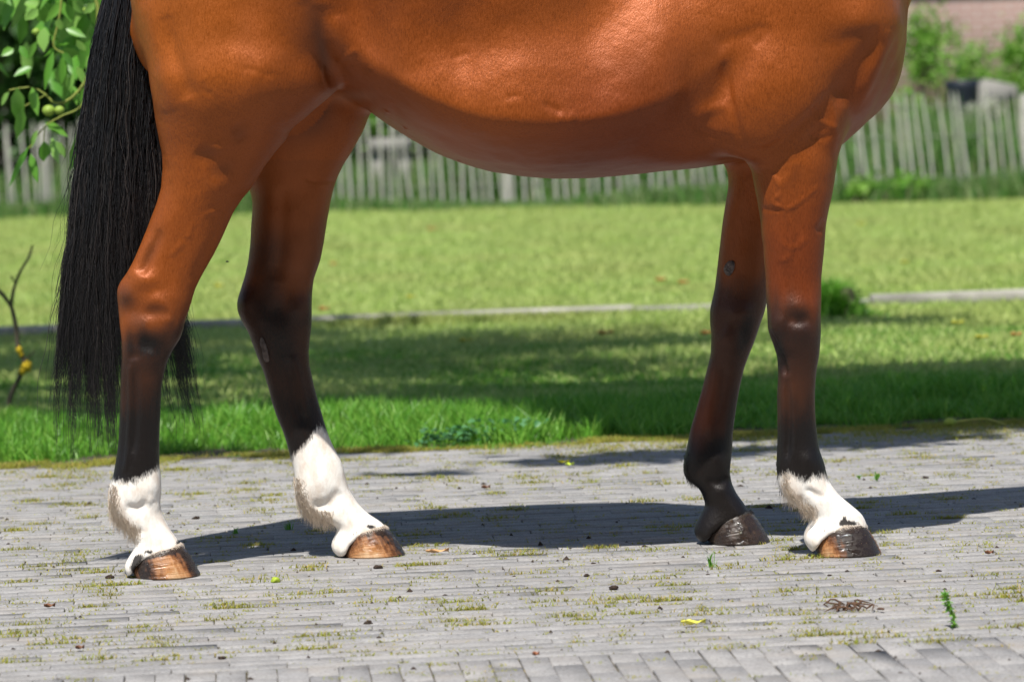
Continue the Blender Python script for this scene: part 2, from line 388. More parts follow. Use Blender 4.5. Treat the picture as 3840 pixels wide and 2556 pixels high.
def chain(pts, k=.05):
    """capsule chain with changing elliptical section: (x, y, z, r, ry)"""
    P = np.array(pts, float)
    for a, b in zip(P[:-1], P[1:]):
        lo = np.minimum(a[:3], b[:3])-max(a[3:].max(), b[3:].max())-.03; hi = np.maximum(a[:3], b[:3])+max(a[3:].max(), b[3:].max())+.03
        def f(x, y, z, a=a, b=b):
            d = b[:3]-a[:3]; L2 = (d**2).sum()
            t = np.clip(((x-a[0])*d[0]+(y-a[1])*d[1]+(z-a[2])*d[2])/L2, 0, 1)
            r = a[3]+(b[3]-a[3])*t; ry = a[4]+(b[4]-a[4])*t
            X, Yy, Z = x-a[0]-d[0]*t, (y-a[1]-d[1]*t)*(r/ry), z-a[2]-d[2]*t
            return (np.sqrt(X*X+Yy*Yy+Z*Z)-r)*np.minimum(1, ry/r)
        PRIMS.append(((lo[0], hi[0], lo[1], hi[1], lo[2], hi[2]), f, k, 1))

# trunk: columns of (px, z top, py bottom, half width, height of the widest line as a share)
TR = np.array([
 (515, 1.22,  150, .055, .4), (540, 1.33,  260, .125, .38), (620, 1.42,  300, .195, .35), (800, 1.52,  310, .245, .32),
 (1000,1.565, 322, .260, .30), (1150,1.565, 330, .262, .28), (1289,1.55,  337, .268, .30), (1353,1.54,  390, .276, .25),
 (1444,1.53,  459, .288, .23), (1530,1.52,  516, .300, .22), (1634,1.51,  574, .314, .205), (1749,1.50,  620, .324, .20),
 (1846,1.495, 646, .330, .20), (1961,1.495, 663, .332, .20), (2076,1.50,  670, .328, .20), (2190,1.51,  669, .321, .20),
 (2305,1.52,  663, .311, .21), (2400,1.54,  653, .298, .22), (2553,1.58,  637, .268, .25), (2675,1.62,  620, .242, .30),
 (2780,1.635, 606, .222, .32), (2900,1.63,  600, .210, .35), (3040,1.60,  592, .205, .40), (3144,1.57,  562, .212, .44),
 (3196,1.55,  510, .218, .46), (3257,1.52,  455, .222, .47), (3318,1.48,  380, .212, .46), (3361,1.44,  318, .192, .45),
 (3383,1.40,  260, .165, .44), (3394,1.35,  200, .13, .43), (3400,1.30,  150, .08, .43)])
TR[:, 1] -= .05
def trunk():
    xs = np.array([at(p, 600, YC)[0] for p in TR[:, 0]])
    zb = np.array([at(p, q, YC)[2] for p, q in zip(TR[:, 0], TR[:, 2])])
    pc = TR[:, 0]; tz, thw, tsh = (smooth_tab(pc, TR[:, j], 70, 10.) for j in (1, 3, 4)); tzb = smooth_tab(pc, zb, 22, 10.); xpx = (xs[0], xs[-1]); p0, p1 = pc[0], pc[-1]
    thw = (thw[0], np.minimum(thw[1], np.interp(thw[0], pc, TR[:, 3])+.004))
    def f(x, y, z):
        pp = p0+(x-xpx[0])/(xpx[1]-xpx[0])*(p1-p0); t, b, hw, sh = (np.interp(pp, *q_) for q_ in (tz, tzb, thw, tsh))
        zm = b+(t-b)*sh
        hh = np.where(z > zm, t-zm, zm-b); dz = np.abs(z-zm)/hh+1e-6; dy = np.abs(y-YC)/hw+1e-6
        fl = np.clip((pp-2700)/350, 0, 1)+np.clip((1500-pp)/300, 0, 1); e = np.where(z > zm, 1.50+.62*np.clip(fl, 0, 1), 1.62+.5*np.clip(fl, 0, 1))
        q = (dz**e+dy**e)**(1/e)
        d = (q-1)*np.minimum(hw, (t-b)/2)*.85
        return np.maximum(d, np.maximum(xs[0]-x, x-xs[-1]))
    PRIMS.append(((xs[0]-.02, xs[-1]+.02, YC-.4, YC+.4, zb.min()-.03, 1.70), f, .04, 1))
trunk()
# coronet lines (front, heel) in photo pixels
CNH = prof("440,2185 470,2172 492,2150 515,2112 545,2084 600,2066 650,2054 692,2046 720,2044")
CFH = prof("1240,2108 1262,2100 1296,2068 1314,2030 1346,2000 1400,1986 1440,1983 1462,1988 1480,1990")
CNF = prof("3010,2102 3030,2090 3050,2060 3075,2016 3105,1992 3160,1974 3220,1971 3256,1980 3280,1984")
CFF = prof("2600,2056 2618,2048 2642,2024 2667,1986 2702,1957 2755,1934 2806,1926 2832,1932 2860,1936")
bk = .26
leg(NHL, NHR, Y_NH, [(-320, YC-.09, .10, 2.2), (-150, YC-.105, .115, 2.2), (0, YC-.115, .135, 2.2), (200, YC-.13, .148, 2.2), (300, YC-.135, .148, 2.2), (400, YC-.132, .130, 2.1), (510, YC-.125, .102, 2.1), (600, YC-.118, .086, 2.1),
    (760, Y_NH+.012, .072, 2.1), (900, Y_NH+.008, .056, 2.1), (1030, Y_NH+.004, .046, 2.15), (1110, Y_NH, .044, 2.2), (1200, Y_NH, .047, 2.4), (1280, Y_NH, .042, 2.4), (1380, Y_NH, .034, 2.3),
    (1500, Y_NH, .030, 2.2), (1650, Y_NH, .031, 2.2), (1760, Y_NH, .036, 2.2), (1850, Y_NH, .042, 2.2), (1920, Y_NH, .036, 2.2), (1990, Y_NH, .033, 2.2), (2050, Y_NH, .043, 2.3), (2110, Y_NH, .052, 2.4), (2180, Y_NH, .055, 2.4)],
    -330, k=.035, clip=CNH)
leg(FHL, FHR, Y_FH, [(250, YC+.12, .12, 2.2), (480, YC+.12, .105, 2.1), (600, YC+.118, .09, 2.1),
    (760, Y_FH, .074, 2.1), (900, Y_FH, .058, 2.1), (1030, Y_FH, .047, 2.15), (1110, Y_FH, .044, 2.2), (1200, Y_FH, .047, 2.4), (1280, Y_FH, .042, 2.4), (1380, Y_FH, .034, 2.3),
    (1500, Y_FH, .030, 2.2), (1650, Y_FH, .032, 2.2), (1740, Y_FH, .037, 2.2), (1830, Y_FH, .043, 2.2), (1890, Y_FH, .037, 2.2), (1950, Y_FH, .035, 2.2), (2000, Y_FH, .046, 2.3), (2050, Y_FH, .053, 2.4), (2100, Y_FH, .055, 2.4)],
    300, k=.04, clip=CFH)
ell(1010, 130, YC+.13, 400, 520, .150, k=.08)          # far thigh
leg(NFL, NFR, Y_NF, [(300, YC-.10, .075, 2.1), (480, YC-.125, .080, 2.2), (600, YC-.13, .080, 2.2), (760, Y_NF, .067, 2.15), (900, Y_NF, .056, 2.1), (1040, Y_NF, .047, 2.1),
    (1140, Y_NF, .045, 2.3), (1220, Y_NF, .048, 2.5), (1300, Y_NF, .043, 2.4), (1390, Y_NF, .033, 2.3), (1500, Y_NF, .029, 2.3), (1640, Y_NF, .031, 2.2), (1740, Y_NF, .038, 2.2), (1800, Y_NF, .041, 2.2),
    (1860, Y_NF, .036, 2.2), (1920, Y_NF, .036, 2.2), (1970, Y_NF, .046, 2.3), (2040, Y_NF, .056, 2.4), (2100, Y_NF, .058, 2.4)], 300, k=.022, clip=CNF)
leg(FFL, FFR, Y_FF, [(400, YC+.11, .07, 2.1), (600, YC+.125, .08, 2.2), (760, Y_FF, .067, 2.15), (900, Y_FF, .056, 2.1), (1040, Y_FF, .047, 2.1),
    (1120, Y_FF, .045, 2.3), (1190, Y_FF, .048, 2.5), (1280, Y_FF, .043, 2.4), (1370, Y_FF, .033, 2.3), (1480, Y_FF, .029, 2.3), (1600, Y_FF, .031, 2.2), (1720, Y_FF, .038, 2.2), (1770, Y_FF, .041, 2.2),
    (1830, Y_FF, .034, 2.2), (1890, Y_FF, .036, 2.2), (1950, Y_FF, .046, 2.3), (2010, Y_FF, .054, 2.4), (2060, Y_FF, .055, 2.4)], 420, k=.03, clip=CFF)
# ---- muscle masses on the near side and their mates on the far side
NS = YC-.2
def both(px, py, off, rx, ry, rd, rot=0, k=.05, sign=1, yaw=0):
    ell(px, py, YC-off, rx, ry, rd, rot, k, sign, yaw); ell(px, py, YC+off, rx, ry, rd, rot, k, sign, -yaw)
both(2895, 350, .180, 215, 260, .078, rot=28, k=.022)           # triceps
both(2960, 10, .160, 380, 330, .085, rot=25, k=.05)            # shoulder
both(3270, 60, .115, 100, 150, .085, rot=-20, k=.03)           # point of the shoulder
both(3252, 255, .110, 76, 185, .085, rot=20, k=.028)            # breast, between shoulder and forearm
both(3115, 440, .135, 50, 110, .060, rot=15, k=.04)            # head of the forearm
both(1170, -130, .130, 190, 260, .105, rot=-10, k=.09)         # flank muscle at the hip
both(840, -100, .115, 300, 360, .125, rot=0, k=.08)             # rump
both(1130, 280, .150, 120, 200, .085, rot=50, k=.03)           # stifle
both(2640, 460, .120, 190, 110, .070, rot=-20, k=.09)            # girth behind the elbow
both(1640, -150, .190, 600, 320, .13, rot=0, k=.10)            # ribs
# flank hollow in front of the thigh
both(1330, 30, .375, 70, 230, .10, rot=-8, k=.07, sign=-1)
# breast muscles
ell(3300, 270, YC, 62, 130, .10, rot=25, k=.04)
# neck, head
nx = lambda px: at(px, 600, YC)[0]
chain([(nx(2960), YC, 1.36, .22, .15), (nx(3200), YC, 1.44, .235, .135), (nx(3440), YC, 1.66, .185, .105), (nx(3700), YC, 1.80, .145, .085), (nx(3880), YC, 1.97, .115, .075)], k=.09)
hx = nx(3900)
chain([(hx, YC, 2.0, .115, .085), (hx+.12, YC, 1.93, .125, .085), (hx+.28, YC, 1.76, .085, .065), (hx+.42, YC, 1.60, .06, .048), (hx+.47, YC, 1.53, .058, .045)], k=.04)
for s in (-1, 1):
    chain([(hx-.01, YC+s*.055, 2.08, .028, .035), (hx+.0, YC+s*.075, 2.15, .033, .02), (hx+.02, YC+s*.08, 2.22, .006, .006)], k=.02)
    def ew(x, y, z, rx, ry, rz, k=.02, sign=1, rot=0):
        a_, b_ = proj(x, y, z); q_ = pxm(y); ell(a_, b_, y, rx/q_, rz/q_, ry, rot, k, sign)
    ew(hx+.06, YC+s*.045, 1.87, .105, .045, .10, .04)                    # cheek
    ew(hx+.475, YC+s*.052, 1.545, .016, .014, .022, .012, -1)            # nostril
    ew(hx+.47, YC+s*.030, 1.555, .045, .030, .040, .03)                  # muzzle
    ew(hx+.155, YC+s*.068, 1.945, .040, .022, .028, .02)                 # brow
    ew(hx+.44, YC+s*.050, 1.500, .055, .012, .004, .008, -1, 30)         # mouth line

def field(x, y, z):
    n = len(x); d = np.full(n, .5, np.float32)
    for (bb, f, k, sg) in PRIMS:
        m_ = (x > bb[0]-k) & (x < bb[1]+k) & (y > bb[2]-k) & (y < bb[3]+k) & (z > bb[4]-k) & (z < bb[5]+k)
        i = np.nonzero(m_)[0]
        if not len(i): continue
        v = f(x[i], y[i], z[i])
        d[i] = smin(d[i], v, k) if sg > 0 else -smin(-d[i], v, k)
    return d
def polygonise(H):
    lo = np.array([-1.0, YC-.42, -.012]); hi = np.array([1.75, YC+.42, 2.27])
    B = 8; nb = np.ceil((hi-lo)/(H*B)).astype(int); S = nb*B
    gx = [lo[i]+H*B*(np.arange(nb[i])+.5) for i in range(3)]
    X, Y, Z = np.meshgrid(*gx, indexing='ij'); c = field(X.ravel(), Y.ravel(), Z.ravel()).reshape(X.shape)
    G = np.repeat(np.repeat(np.repeat(np.where(c < 0, -1, 1).astype(np.float32), B, 0), B, 1), B, 2)
    act = np.argwhere(np.abs(c) < H*B*1.5)
    o = np.arange(B); OX, OY, OZ = np.meshgrid(o, o, o, indexing='ij'); off = np.stack([OX, OY, OZ], -1).reshape(-1, 3)
    for s in range(0, len(act), 1500):
        a = act[s:s+1500]; I = (a[:, None, :]*B+off[None]).reshape(-1, 3)
        v = field(lo[0]+H*I[:, 0].astype(np.float64), lo[1]+H*I[:, 1], lo[2]+H*I[:, 2])
        G[I[:, 0], I[:, 1], I[:, 2]] = v
    sg = G < 0
    cnt = np.zeros(tuple(S-1), np.uint8)
    for a in (0, 1):
        for b in (0, 1):
            for c_ in (0, 1): cnt += sg[a:S[0]-1+a, b:S[1]-1+b, c_:S[2]-1+c_]
    cells = np.argwhere((cnt > 0) & (cnt < 8)); vid = np.full(tuple(S-1), -1, np.int32); vid[tuple(cells.T)] = np.arange(len(cells))
    acc = np.zeros((len(cells), 3)); num = np.zeros(len(cells))
    for ax in range(3):
        for b in (0, 1):
            for c_ in (0, 1):
                o1 = [0, 0, 0]; oth = [i for i in range(3) if i != ax]; o1[oth[0]] = b; o1[oth[1]] = c_; o2 = list(o1); o2[ax] = 1
                v1 = G[tuple((cells+o1).T)]; v2 = G[tuple((cells+o2).T)]; mk = (v1 < 0) != (v2 < 0)
                t = np.where(mk, v1/(v1-v2+1e-12), 0); p = np.array(o1, float)[None]+t[:, None]*(np.arange(3) == ax)
                acc += p*mk[:, None]; num += mk
    V = lo+H*(cells+acc/num[:, None])
    Q = []
    for ax in range(3):
        u, v_ = (ax+1) % 3, (ax+2) % 3
        sl1 = [slice(None)]*3; sl2 = [slice(None)]*3; sl1[ax] = slice(0, -1); sl2[ax] = slice(1, None)
        e = np.argwhere(sg[tuple(sl1)] != sg[tuple(sl2)]); e = e[(e[:, u] > 0) & (e[:, v_] > 0) & (e[:, u] < S[u]-1) & (e[:, v_] < S[v_]-1) & (e[:, ax] < S[ax]-1)]
        du = np.eye(3, dtype=int)[u]; dv = np.eye(3, dtype=int)[v_]
        q = np.stack([vid[tuple((e-du-dv).T)], vid[tuple((e-dv).T)], vid[tuple(e.T)], vid[tuple((e-du).T)]], 1)
        ins = sg[tuple(e.T)]; q[~ins] = q[~ins][:, ::-1]; Q.append(q)
    return V, np.concatenate(Q)
def vnormals(V, Q):
    n = np.cross(V[Q[:, 2]]-V[Q[:, 0]], V[Q[:, 3]]-V[Q[:, 1]]); N = np.zeros_like(V)
    for k in range(4):
        for a in range(3): N[:, a] += np.bincount(Q[:, k], n[:, a], len(V))
    return N/(np.linalg.norm(N, axis=1, keepdims=True)+1e-12)
def relax(V, Q, it, lam=.5):
    E = np.concatenate([Q[:, [0, 1]], Q[:, [1, 2]], Q[:, [2, 3]], Q[:, [3, 0]]]); deg = np.bincount(E.ravel(), minlength=len(V))[:, None]
    for i in range(it):
        for l in (lam, -lam*1.03):
            A = np.stack([np.bincount(E[:, 0], V[E[:, 1], a], len(V))+np.bincount(E[:, 1], V[E[:, 0], a], len(V)) for a in range(3)], 1)
            V = V+l*(A/deg-V)
    return V
import time as _t; _t0 = _t.time()
HV, HQ = polygonise(.0045)
# keep the largest connected piece only (drops crumbs)
HV = relax(HV, HQ, 3)
print("horse surface", len(HV), "verts", round(_t.time()-_t0, 1), "s")

# ---- carve creases, tendons and veins: real displacement along the normal
HN = vnormals(HV, HQ)
# part id by depth: near side faces the camera; use the plane of the nearest leg for pixel lookup
def vpx(V): return proj(V[:, 0], V[:, 1], V[:, 2])
hpx, hpy = vpx(HV)
near = HN[:, 1] < -.12
DISP = np.zeros(len(HV))
def stroke(pts, amp, wd, side='n', taper=True, asym=0):
    """amp in mm (+ raises, - carves), wd in photo px; pts list of px,py"""
    global DISP
    P = smoothpath(prof(pts), 40); x0, y0 = P.min(0)-wd*3; x1, y1 = P.max(0)+wd*3
    m_ = (hpx > x0) & (hpx < x1) & (hpy > y0) & (hpy < y1) & (HN[:, 1] < .1)
    if side == 'n': m_ &= HV[:, 1] < YC-.02
    elif side == 'f': m_ &= HV[:, 1] > YC-.02
    i = np.nonzero(m_)[0]
    if not len(i): return
    q = np.stack([hpx[i], hpy[i]], 1); best = np.full(len(i), 1e9); tt = np.zeros(len(i))
    for j in range(len(P)-1):
        a, b = P[j], P[j+1]; d = b-a; t = np.clip(((q-a)@d)/(d@d+1e-9), 0, 1); ds = np.hypot(*(q-a-t[:, None]*d).T)
        u = ds < best; best[u] = ds[u]; tt[u] = (j+t[u])/(len(P)-1)
    fade = np.clip(np.minimum(tt, 1-tt)/.2, 0, 1)**.7 if taper else 1
    wface = np.clip(-HN[i, 1]*1.6, 0, 1)
    DISP[i] += amp*.001*(1.0 if P[:, 1].mean() > 1000 else .72 if abs(amp) > 3 else .95)*np.exp(-(best/wd)**2)*fade*wface
def blob(px, py, amp, rx, ry, rot=0, side='n'):
    global DISP
    a = R(rot); X = (hpx-px); Yp = (hpy-py); U = X*math.cos(a)+Yp*math.sin(a); W = -X*math.sin(a)+Yp*math.cos(a)
    g = np.exp(-(U/rx)**2-(W/ry)**2); m_ = (HN[:, 1] < .1) & ((HV[:, 1] < YC-.02) if side == 'n' else (HV[:, 1] > YC-.02))
    DISP += np.where(m_, amp*(.00078 if py > 1000 else .0007)*g*np.clip(-HN[:, 1]*1.6, 0, 1), 0)
# flank fold and groove
stroke("1215,20 1205,120 1212,210 1240,270 1262,325", -9, 34)
stroke("1262,60 1275,160 1285,230", 5, 34)
stroke("1130,0 1165,80 1200,160", -4, 40)
stroke("1260,232 1300,215 1340,180", 4, 12)
stroke("1215,250 1222,300 1235,335", 3, 9)
# hamstring groove, thigh dimples
stroke("620,60 650,200 690,300 715,370", -9, 34)
stroke("560,0 590,150 620,290 640,420", 5, 34)
blob(900, 250, 6, 150, 200)
stroke("905,262 945,262 985,275 1040,282", -1.8, 9); stroke("985,275 980,330 985,390", -2, 18)
stroke("760,300 770,345 800,350", -1.5, 8)
stroke("870,480 890,500 910,530", -4, 24); stroke("870,500 905,470 940,450", -4, 12)
stroke("740,560 765,582 790,590 805,580", -5, 30); stroke("780,650 820,640 865,610", -5, 32)
stroke("880,470 850,545 800,560", 4, 24)
blob(810, 700, 5, 60, 70); blob(700, 620, 4, 60, 100)
# gaskin: tendon and vein
stroke("700,900 730,850 790,800 830,785", 3.5, 9); stroke("640,960 690,905", 2.5, 9)
stroke("715,880 745,835 800,800", -2.5, 8)
stroke("600,860 575,930 545,1000 530,1030", -8, 17)
stroke("560,870 520,980 480,1040", 5, 20)
stroke("850,800 780,940 720,1060", -2.5, 20)
# hock
blob(545, 1050, 11, 48, 36); blob(472, 1110, 5, 24, 34); blob(650, 1120, 5, 34, 50)
blob(500, 1165, -8, 42, 40); blob(590, 1125, 9, 34, 28); blob(622, 1215, 8, 42, 40); blob(540, 1235, 4, 30, 40)
blob(565, 1172, -6, 30, 22); stroke("600,1130 640,1170 625,1215", 3, 16)
blob(545, 1290, -8, 70, 30, 8); blob(570, 1350, 7, 44, 40); stroke("490,1350 500,1330 520,1345", -4, 12)
# hind cannon: splint and tendon
stroke("487,1380 490,1500 487,1620 470,1760", 3.2, 9, taper=False); stroke("505,1380 508,1520 500,1700", -5, 12); stroke("470,1400 468,1560 460,1740", -1.5, 8)
stroke("560,1420 565,1600 560,1740", 2, 30)
# fetlock and pastern near hind
blob(560, 1830, 4, 34, 34); stroke("470,1900 520,1905 555,1880", -6, 16); stroke("545,1900 575,1860", 2, 12); blob(590, 1900, 3, 16, 16)
stroke("520,1930 560,1990 600,2040", 3, 30); stroke("500,2010 540,1985", -3, 14)
# far hind hock etc
blob(1125, 1150, 10, 40, 44, side='f'); blob(925, 1130, 6, 26, 40, side='f'); blob(1045, 1170, -5, 36, 44, side='f'); stroke("1060,700 1055,900 1040,1050", -8, 30, 'f')
stroke("1180,700 1150,850 1120,1020", 4, 40, 'f'); stroke("1100,1330 1130,1450 1150,1560", 4, 14, 'f'); stroke("1080,1350 1110,1480 1140,1600", -4, 12, 'f')
stroke("1140,660 1170,680 1240,680 1290,676", -3, 8, 'f'); blob(1200, 1790, 6, 50, 60, side='f'); stroke("1170,1900 1230,1890 1280,1840", -7, 22, 'f')
stroke("1290,1890 1350,1950 1400,1980", 3, 26, 'f')
# belly: veins, dents, milk line
stroke("1700,220 1735,205 1760,195", -1.3, 9); stroke("1890,378 1925,365 1960,366", -1.3, 10); stroke("2040,390 2075,410 2110,415", -2.5, 14)
stroke("2090,440 2130,450 2160,425", 4, 18); stroke("1500,520 1640,590 1800,632 2000,650 2200,640", 3, 9); stroke("1520,500 1650,572 1810,612 2010,632 2200,622", -2.5, 10)
stroke("1300,350 1380,410 1460,480", 3, 10)
blob(2610, 290, -11, 60, 130, 15); blob(2470, 240, 17, 100, 230); blob(1930, 290, 20, 180, 280); blob(1580, 240, 9, 110, 200); blob(1740, 120, -8, 60, 220); blob(2230, 140, -12, 90, 240); blob(980, 320, 12, 80, 210); blob(870, 200, -5, 60, 200); blob(1390, 180, -6, 60, 140, 20)
blob(2560, 430, -2, 60, 40); blob(2640, 410, 3, 60, 24, -20); 
# elbow folds
stroke("2715,230 2725,310 2745,400 2770,490 2800,600", -7, 16, taper=True)
stroke("2610,455 2660,415 2730,400", 3, 20); stroke("2600,475 2650,500 2760,530", -4, 14)
# shoulder and arm
stroke("2680,170 2760,140 2850,120", -3, 26); stroke("2830,180 2870,120 2830,100", -3, 18)
stroke("3150,150 3230,130 3300,120", -5, 28); stroke("3290,130 3250,190 3210,260 3170,330 3150,400", -5, 34)
stroke("3330,110 3310,190 3270,270 3230,360", 5, 26); stroke("3390,100 3350,200 3300,320 3230,430", -5, 18)
blob(3230, 80, 14, 90, 80); blob(3130, 160, -5, 60, 40)
stroke("2800,560 2870,570 2930,540 3000,480 3060,420 3105,350", -9, 22)
blob(2890, 260, 6, 110, 120)
stroke("3110,350 3125,440 3135,520", 4, 16); stroke("3060,450 3110,470 3140,480", 2.5, 10); stroke("3030,500 3080,520 3130,500", -2, 9)
# forearm veins
stroke("2870,640 2910,670 2930,720 2900,760 2960,780 3020,740 3080,690", 2.6, 8)
stroke("2850,780 2900,790 2960,775", -2, 8); stroke("2930,720 2950,800 2970,880 2960,960 2920,980", 2.4, 9); stroke("3060,870 3080,850 3090,820", -3, 14)
stroke("2930,905 2960,930 3000,920 3020,890", 1.8, 8); stroke("2990,620 3000,760 3010,900", -3, 22); stroke("2905,650 2920,800 2930,1000", 3, 30)
stroke("2960,560 2970,640 2920,700", 2, 20)
# knee
blob(2990, 1150, 9, 48, 34); stroke("2950,1190 2990,1204 3040,1192", -4, 20); blob(3005, 1245, 8, 46, 34); blob(3055, 1165, 5, 18, 50); blob(2960, 1060, -4, 30, 50)
stroke("2935,1180 2940,1280 2945,1350", 2.5, 12); stroke("2890,1240 2925,1330 2955,1400", -4, 9); stroke("2920,1360 2950,1410", -3, 9); blob(2908, 1215, 8, 26, 44); blob(2950, 1340, -5, 34, 30); stroke("2895,1290 2930,1370 2950,1405", -4, 14)
blob(2990, 1300, 4, 50, 40)
# fore cannon tendons
stroke("2950,1420 2958,1560 2952,1720", -5, 11); stroke("2975,1440 2980,1600 2975,1720", 2, 9); stroke("2935,1440 2935,1600 2932,1740", 1.5, 9)
blob(3030, 1730, 5, 34, 34); blob(3000, 1750, -2, 20, 30); stroke("3020,1830 3060,1850 3090,1870", -4, 12); stroke("3030,1820 3090,1850", 2, 12)
stroke("3080,1850 3140,1900 3210,1950", 3, 30); stroke("2990,1860 3030,1900 3060,1925", -3, 16)
# far fore knee, cannon, fetlock
blob(2775, 1165, 11, 44, 32, side='f'); blob(2740, 1265, 6, 40, 34, side='f'); stroke("2760,1160 2735,1230 2710,1290", 3, 20, 'f'); blob(2790, 1260, -5, 24, 40, side='f'); blob(2730, 1320, 4, 40, 40, side='f')
stroke("2720,1370 2700,1480 2670,1600", -4, 14, 'f'); stroke("2650,1400 2630,1520 2610,1640", -2, 12, 'f'); blob(2670, 1600, 4, 20, 60, side='f')
blob(2690, 1730, 5, 40, 36, side='f'); blob(2610, 1700, 4, 30, 40, side='f'); stroke("2650,1800 2700,1810 2730,1790", -6, 16, 'f'); stroke("2680,1830 2730,1890 2790,1940", 3, 30, 'f')
# skin unevenness
nn = (vnoise(HV+5, 9)-.5)*.006+(vnoise(HV+9, 24)-.5)*.0022+(vnoise(HV, 60)-.5)*.0007
legm = np.clip((hpy-700)/500, 0, 1); DISP += nn*(1-.55*legm)
HV = HV+HN*DISP[:, None]
HV[:, 2] = np.maximum(HV[:, 2], .002)
HV = relax(HV, HQ, 1)

# ---- coat pattern: dark points, white socks, pale and sooty patches, plus shade painted on the far legs and in creases
hpx, hpy = vpx(HV)
def sdline(tab, x, y):          # rows below a polyline boundary: positive inside (below)
    T = prof(tab); return y-np.interp(x, T[:, 0], T[:, 1])
isn = HV[:, 1] < YC
XL = hpx < 1000; XM = (hpx >= 800) & (hpx < 2000); XR = hpx > 2300
sock = np.full(len(HV), -200.0)
nh = isn & (hpx < 1000) & (hpy > 1000); fh = ~isn & (hpx < 2000) & (hpy > 1000); nf = isn & (hpx > 2000) & (hpy > 1000); ff = ~isn & (hpx > 2000) & (hpy > 700)
sock = np.where(nh, sdline("400,1795 430,1803 470,1808 520,1800 560,1775 600,1748 620,1745", hpx, hpy), sock)
sock = np.where(fh, sdline("1080,1740 1105,1705 1130,1680 1160,1650 1185,1612 1200,1600 1240,1640 1260,1660", hpx, hpy), sock)
sock = np.where(nf, sdline("2900,1800 2925,1785 2960,1775 2995,1795 3020,1805 3050,1790 3090,1785 3120,1800", hpx, hpy), sock)
dark = np.zeros(len(HV))
wq = (vnoise(HV*np.array([1, 1, .5])+2, 22)-.5)*130+(vnoise(HV*np.array([1, 1, .4]), 60)-.5)*60
def ramp_(v, a, b):
    t_ = np.clip((v+wq-a)/(b-a), 0, 1); return t_*t_*(3-2*t_)
# near hind: dark from under the hock, black ring above the sock
dark = np.where(nh, .12*ramp_(hpy, 1020, 1150)+.70*ramp_(hpy, 1150, 1340)+.5*ramp_(hpy, 1420, 1740), dark)
dark = np.where(~isn & (hpx < 2000) & (hpy > 600), .12+.30*ramp_(hpy, 650, 1000), dark); dark = np.where(fh, .12+.30*ramp_(hpy, 650, 1000)+.34*ramp_(hpy, 1040, 1180)+.3*ramp_(hpy, 1450, 1700), dark)  # shadow on the far hind leg painted in as darker coat
dark = np.where(nf, .74*ramp_(hpy, 1020, 1240)+.5*ramp_(hpy, 1420, 1720), dark)
dark = np.where(ff, .30*ramp_(hpy, 700, 1000)+.36*ramp_(hpy, 1000, 1150)+.4*ramp_(hpy, 1560, 1720), dark)  # far fore likewise: shade painted in above its dark points
def dab(px, py, rx, ry, amt, rot=0, side=True):
    global dark
    a = R(rot); X = hpx-px; Yp = hpy-py; U = X*math.cos(a)+Yp*math.sin(a); W = -X*math.sin(a)+Yp*math.cos(a)
    dark = dark+np.where(isn == side, amt*np.exp(-(U/rx)**2-(W/ry)**2), 0)
dab(470, 1120, 40, 60, .5); dab(540, 1290, 80, 34, .35); dab(585, 1165, 40, 20, .2); dab(560, 950, 22, 70, .35, 25)
dab(1000, 1000, 60, 260, .2, 0, False); dab(1060, 1300, 60, 200, .15, -15, False); dab(1140, 1150, 60, 70, .12, 0, False); dab(1150, 430, 130, 90, .4, -20, False); dab(1180, 420, 40, 26, .5, -20, False)  # inner far thigh: painted shade around the black udder spot
dab(1210, 190, 28, 110, .45, -8); dab(1160, 60, 40, 100, .2); dab(780, 570, 50, 30, .22); dab(830, 640, 60, 30, .2, -25); dab(900, 500, 40, 40, .2)  # crease shade painted along the flank groove and thigh dimples
dab(3000, 1240, 50, 60, .15); dab(2925, 1330, 20, 60, .2); dab(2800, 1240, 30, 90, .3, 15, False)
dab(2640, 1540, 40, 180, -.35, 10, False); dab(2740, 1600, 22, 200, .3, 8, False); dab(560, 1400, 50, 50, -.12); dab(2980, 1450, 60, 60, -.1)
dab(2660, 220, 60, 120, .12); dab(3200, 130, 70, 60, .15); dab(2950, 120, 300, 200, .06); dab(2100, 640, 900, 70, .10)
dark = dark+(vnoise(HV, 7)-.5)*.14+(vnoise(HV+3, 25)-.5)*.08
golden = .5+.5*np.tanh((vnoise(HV+11, 3.2)-.5)*3)
gl = np.clip((1700-hpx)/900, 0, 1); golden = golden*(.7-.2*gl)+.55*gl
pale = .3*np.exp(-((hpx-1330)/80)**2-((hpy-362)/20)**2)*(HN[:, 2] < -.3)+np.where(fh & (hpy > 300), 0, 0)
pale = np.maximum(pale, np.where((~isn) & (hpy < 600) & (hpx < 1400), .4*np.exp(-((hpy-370)/70)**2)*0, 0))
# soot just above the coronet
soot = np.zeros(len(HV))
def sdab(px, py, rx, ry, amt=1, rot=0, side=True):
    global soot
    a = R(rot); X = hpx-px; Yp = hpy-py; U = X*math.cos(a)+Yp*math.sin(a); W = -X*math.sin(a)+Yp*math.cos(a)
    soot = soot+np.where((isn == side), amt*np.exp(-(U/rx)**2-(W/ry)**2), 0)
sdab(515, 2095, 24, 16, 1, -45); sdab(500, 2130, 18, 16, .9); sdab(560, 2068, 20, 9, .7); sdab(672, 2032, 14, 14, .8); sdab(1392, 1975, 22, 9, .9, 20, False); sdab(1330, 2000, 18, 12, .5, -40, False); sdab(3180, 1962, 40, 12, 1, 0); sdab(3166, 1945, 9, 16, .8); sdab(3085, 1995, 20, 8, .4, -30)
sdab(1500, 1990, 400, 8, .0)

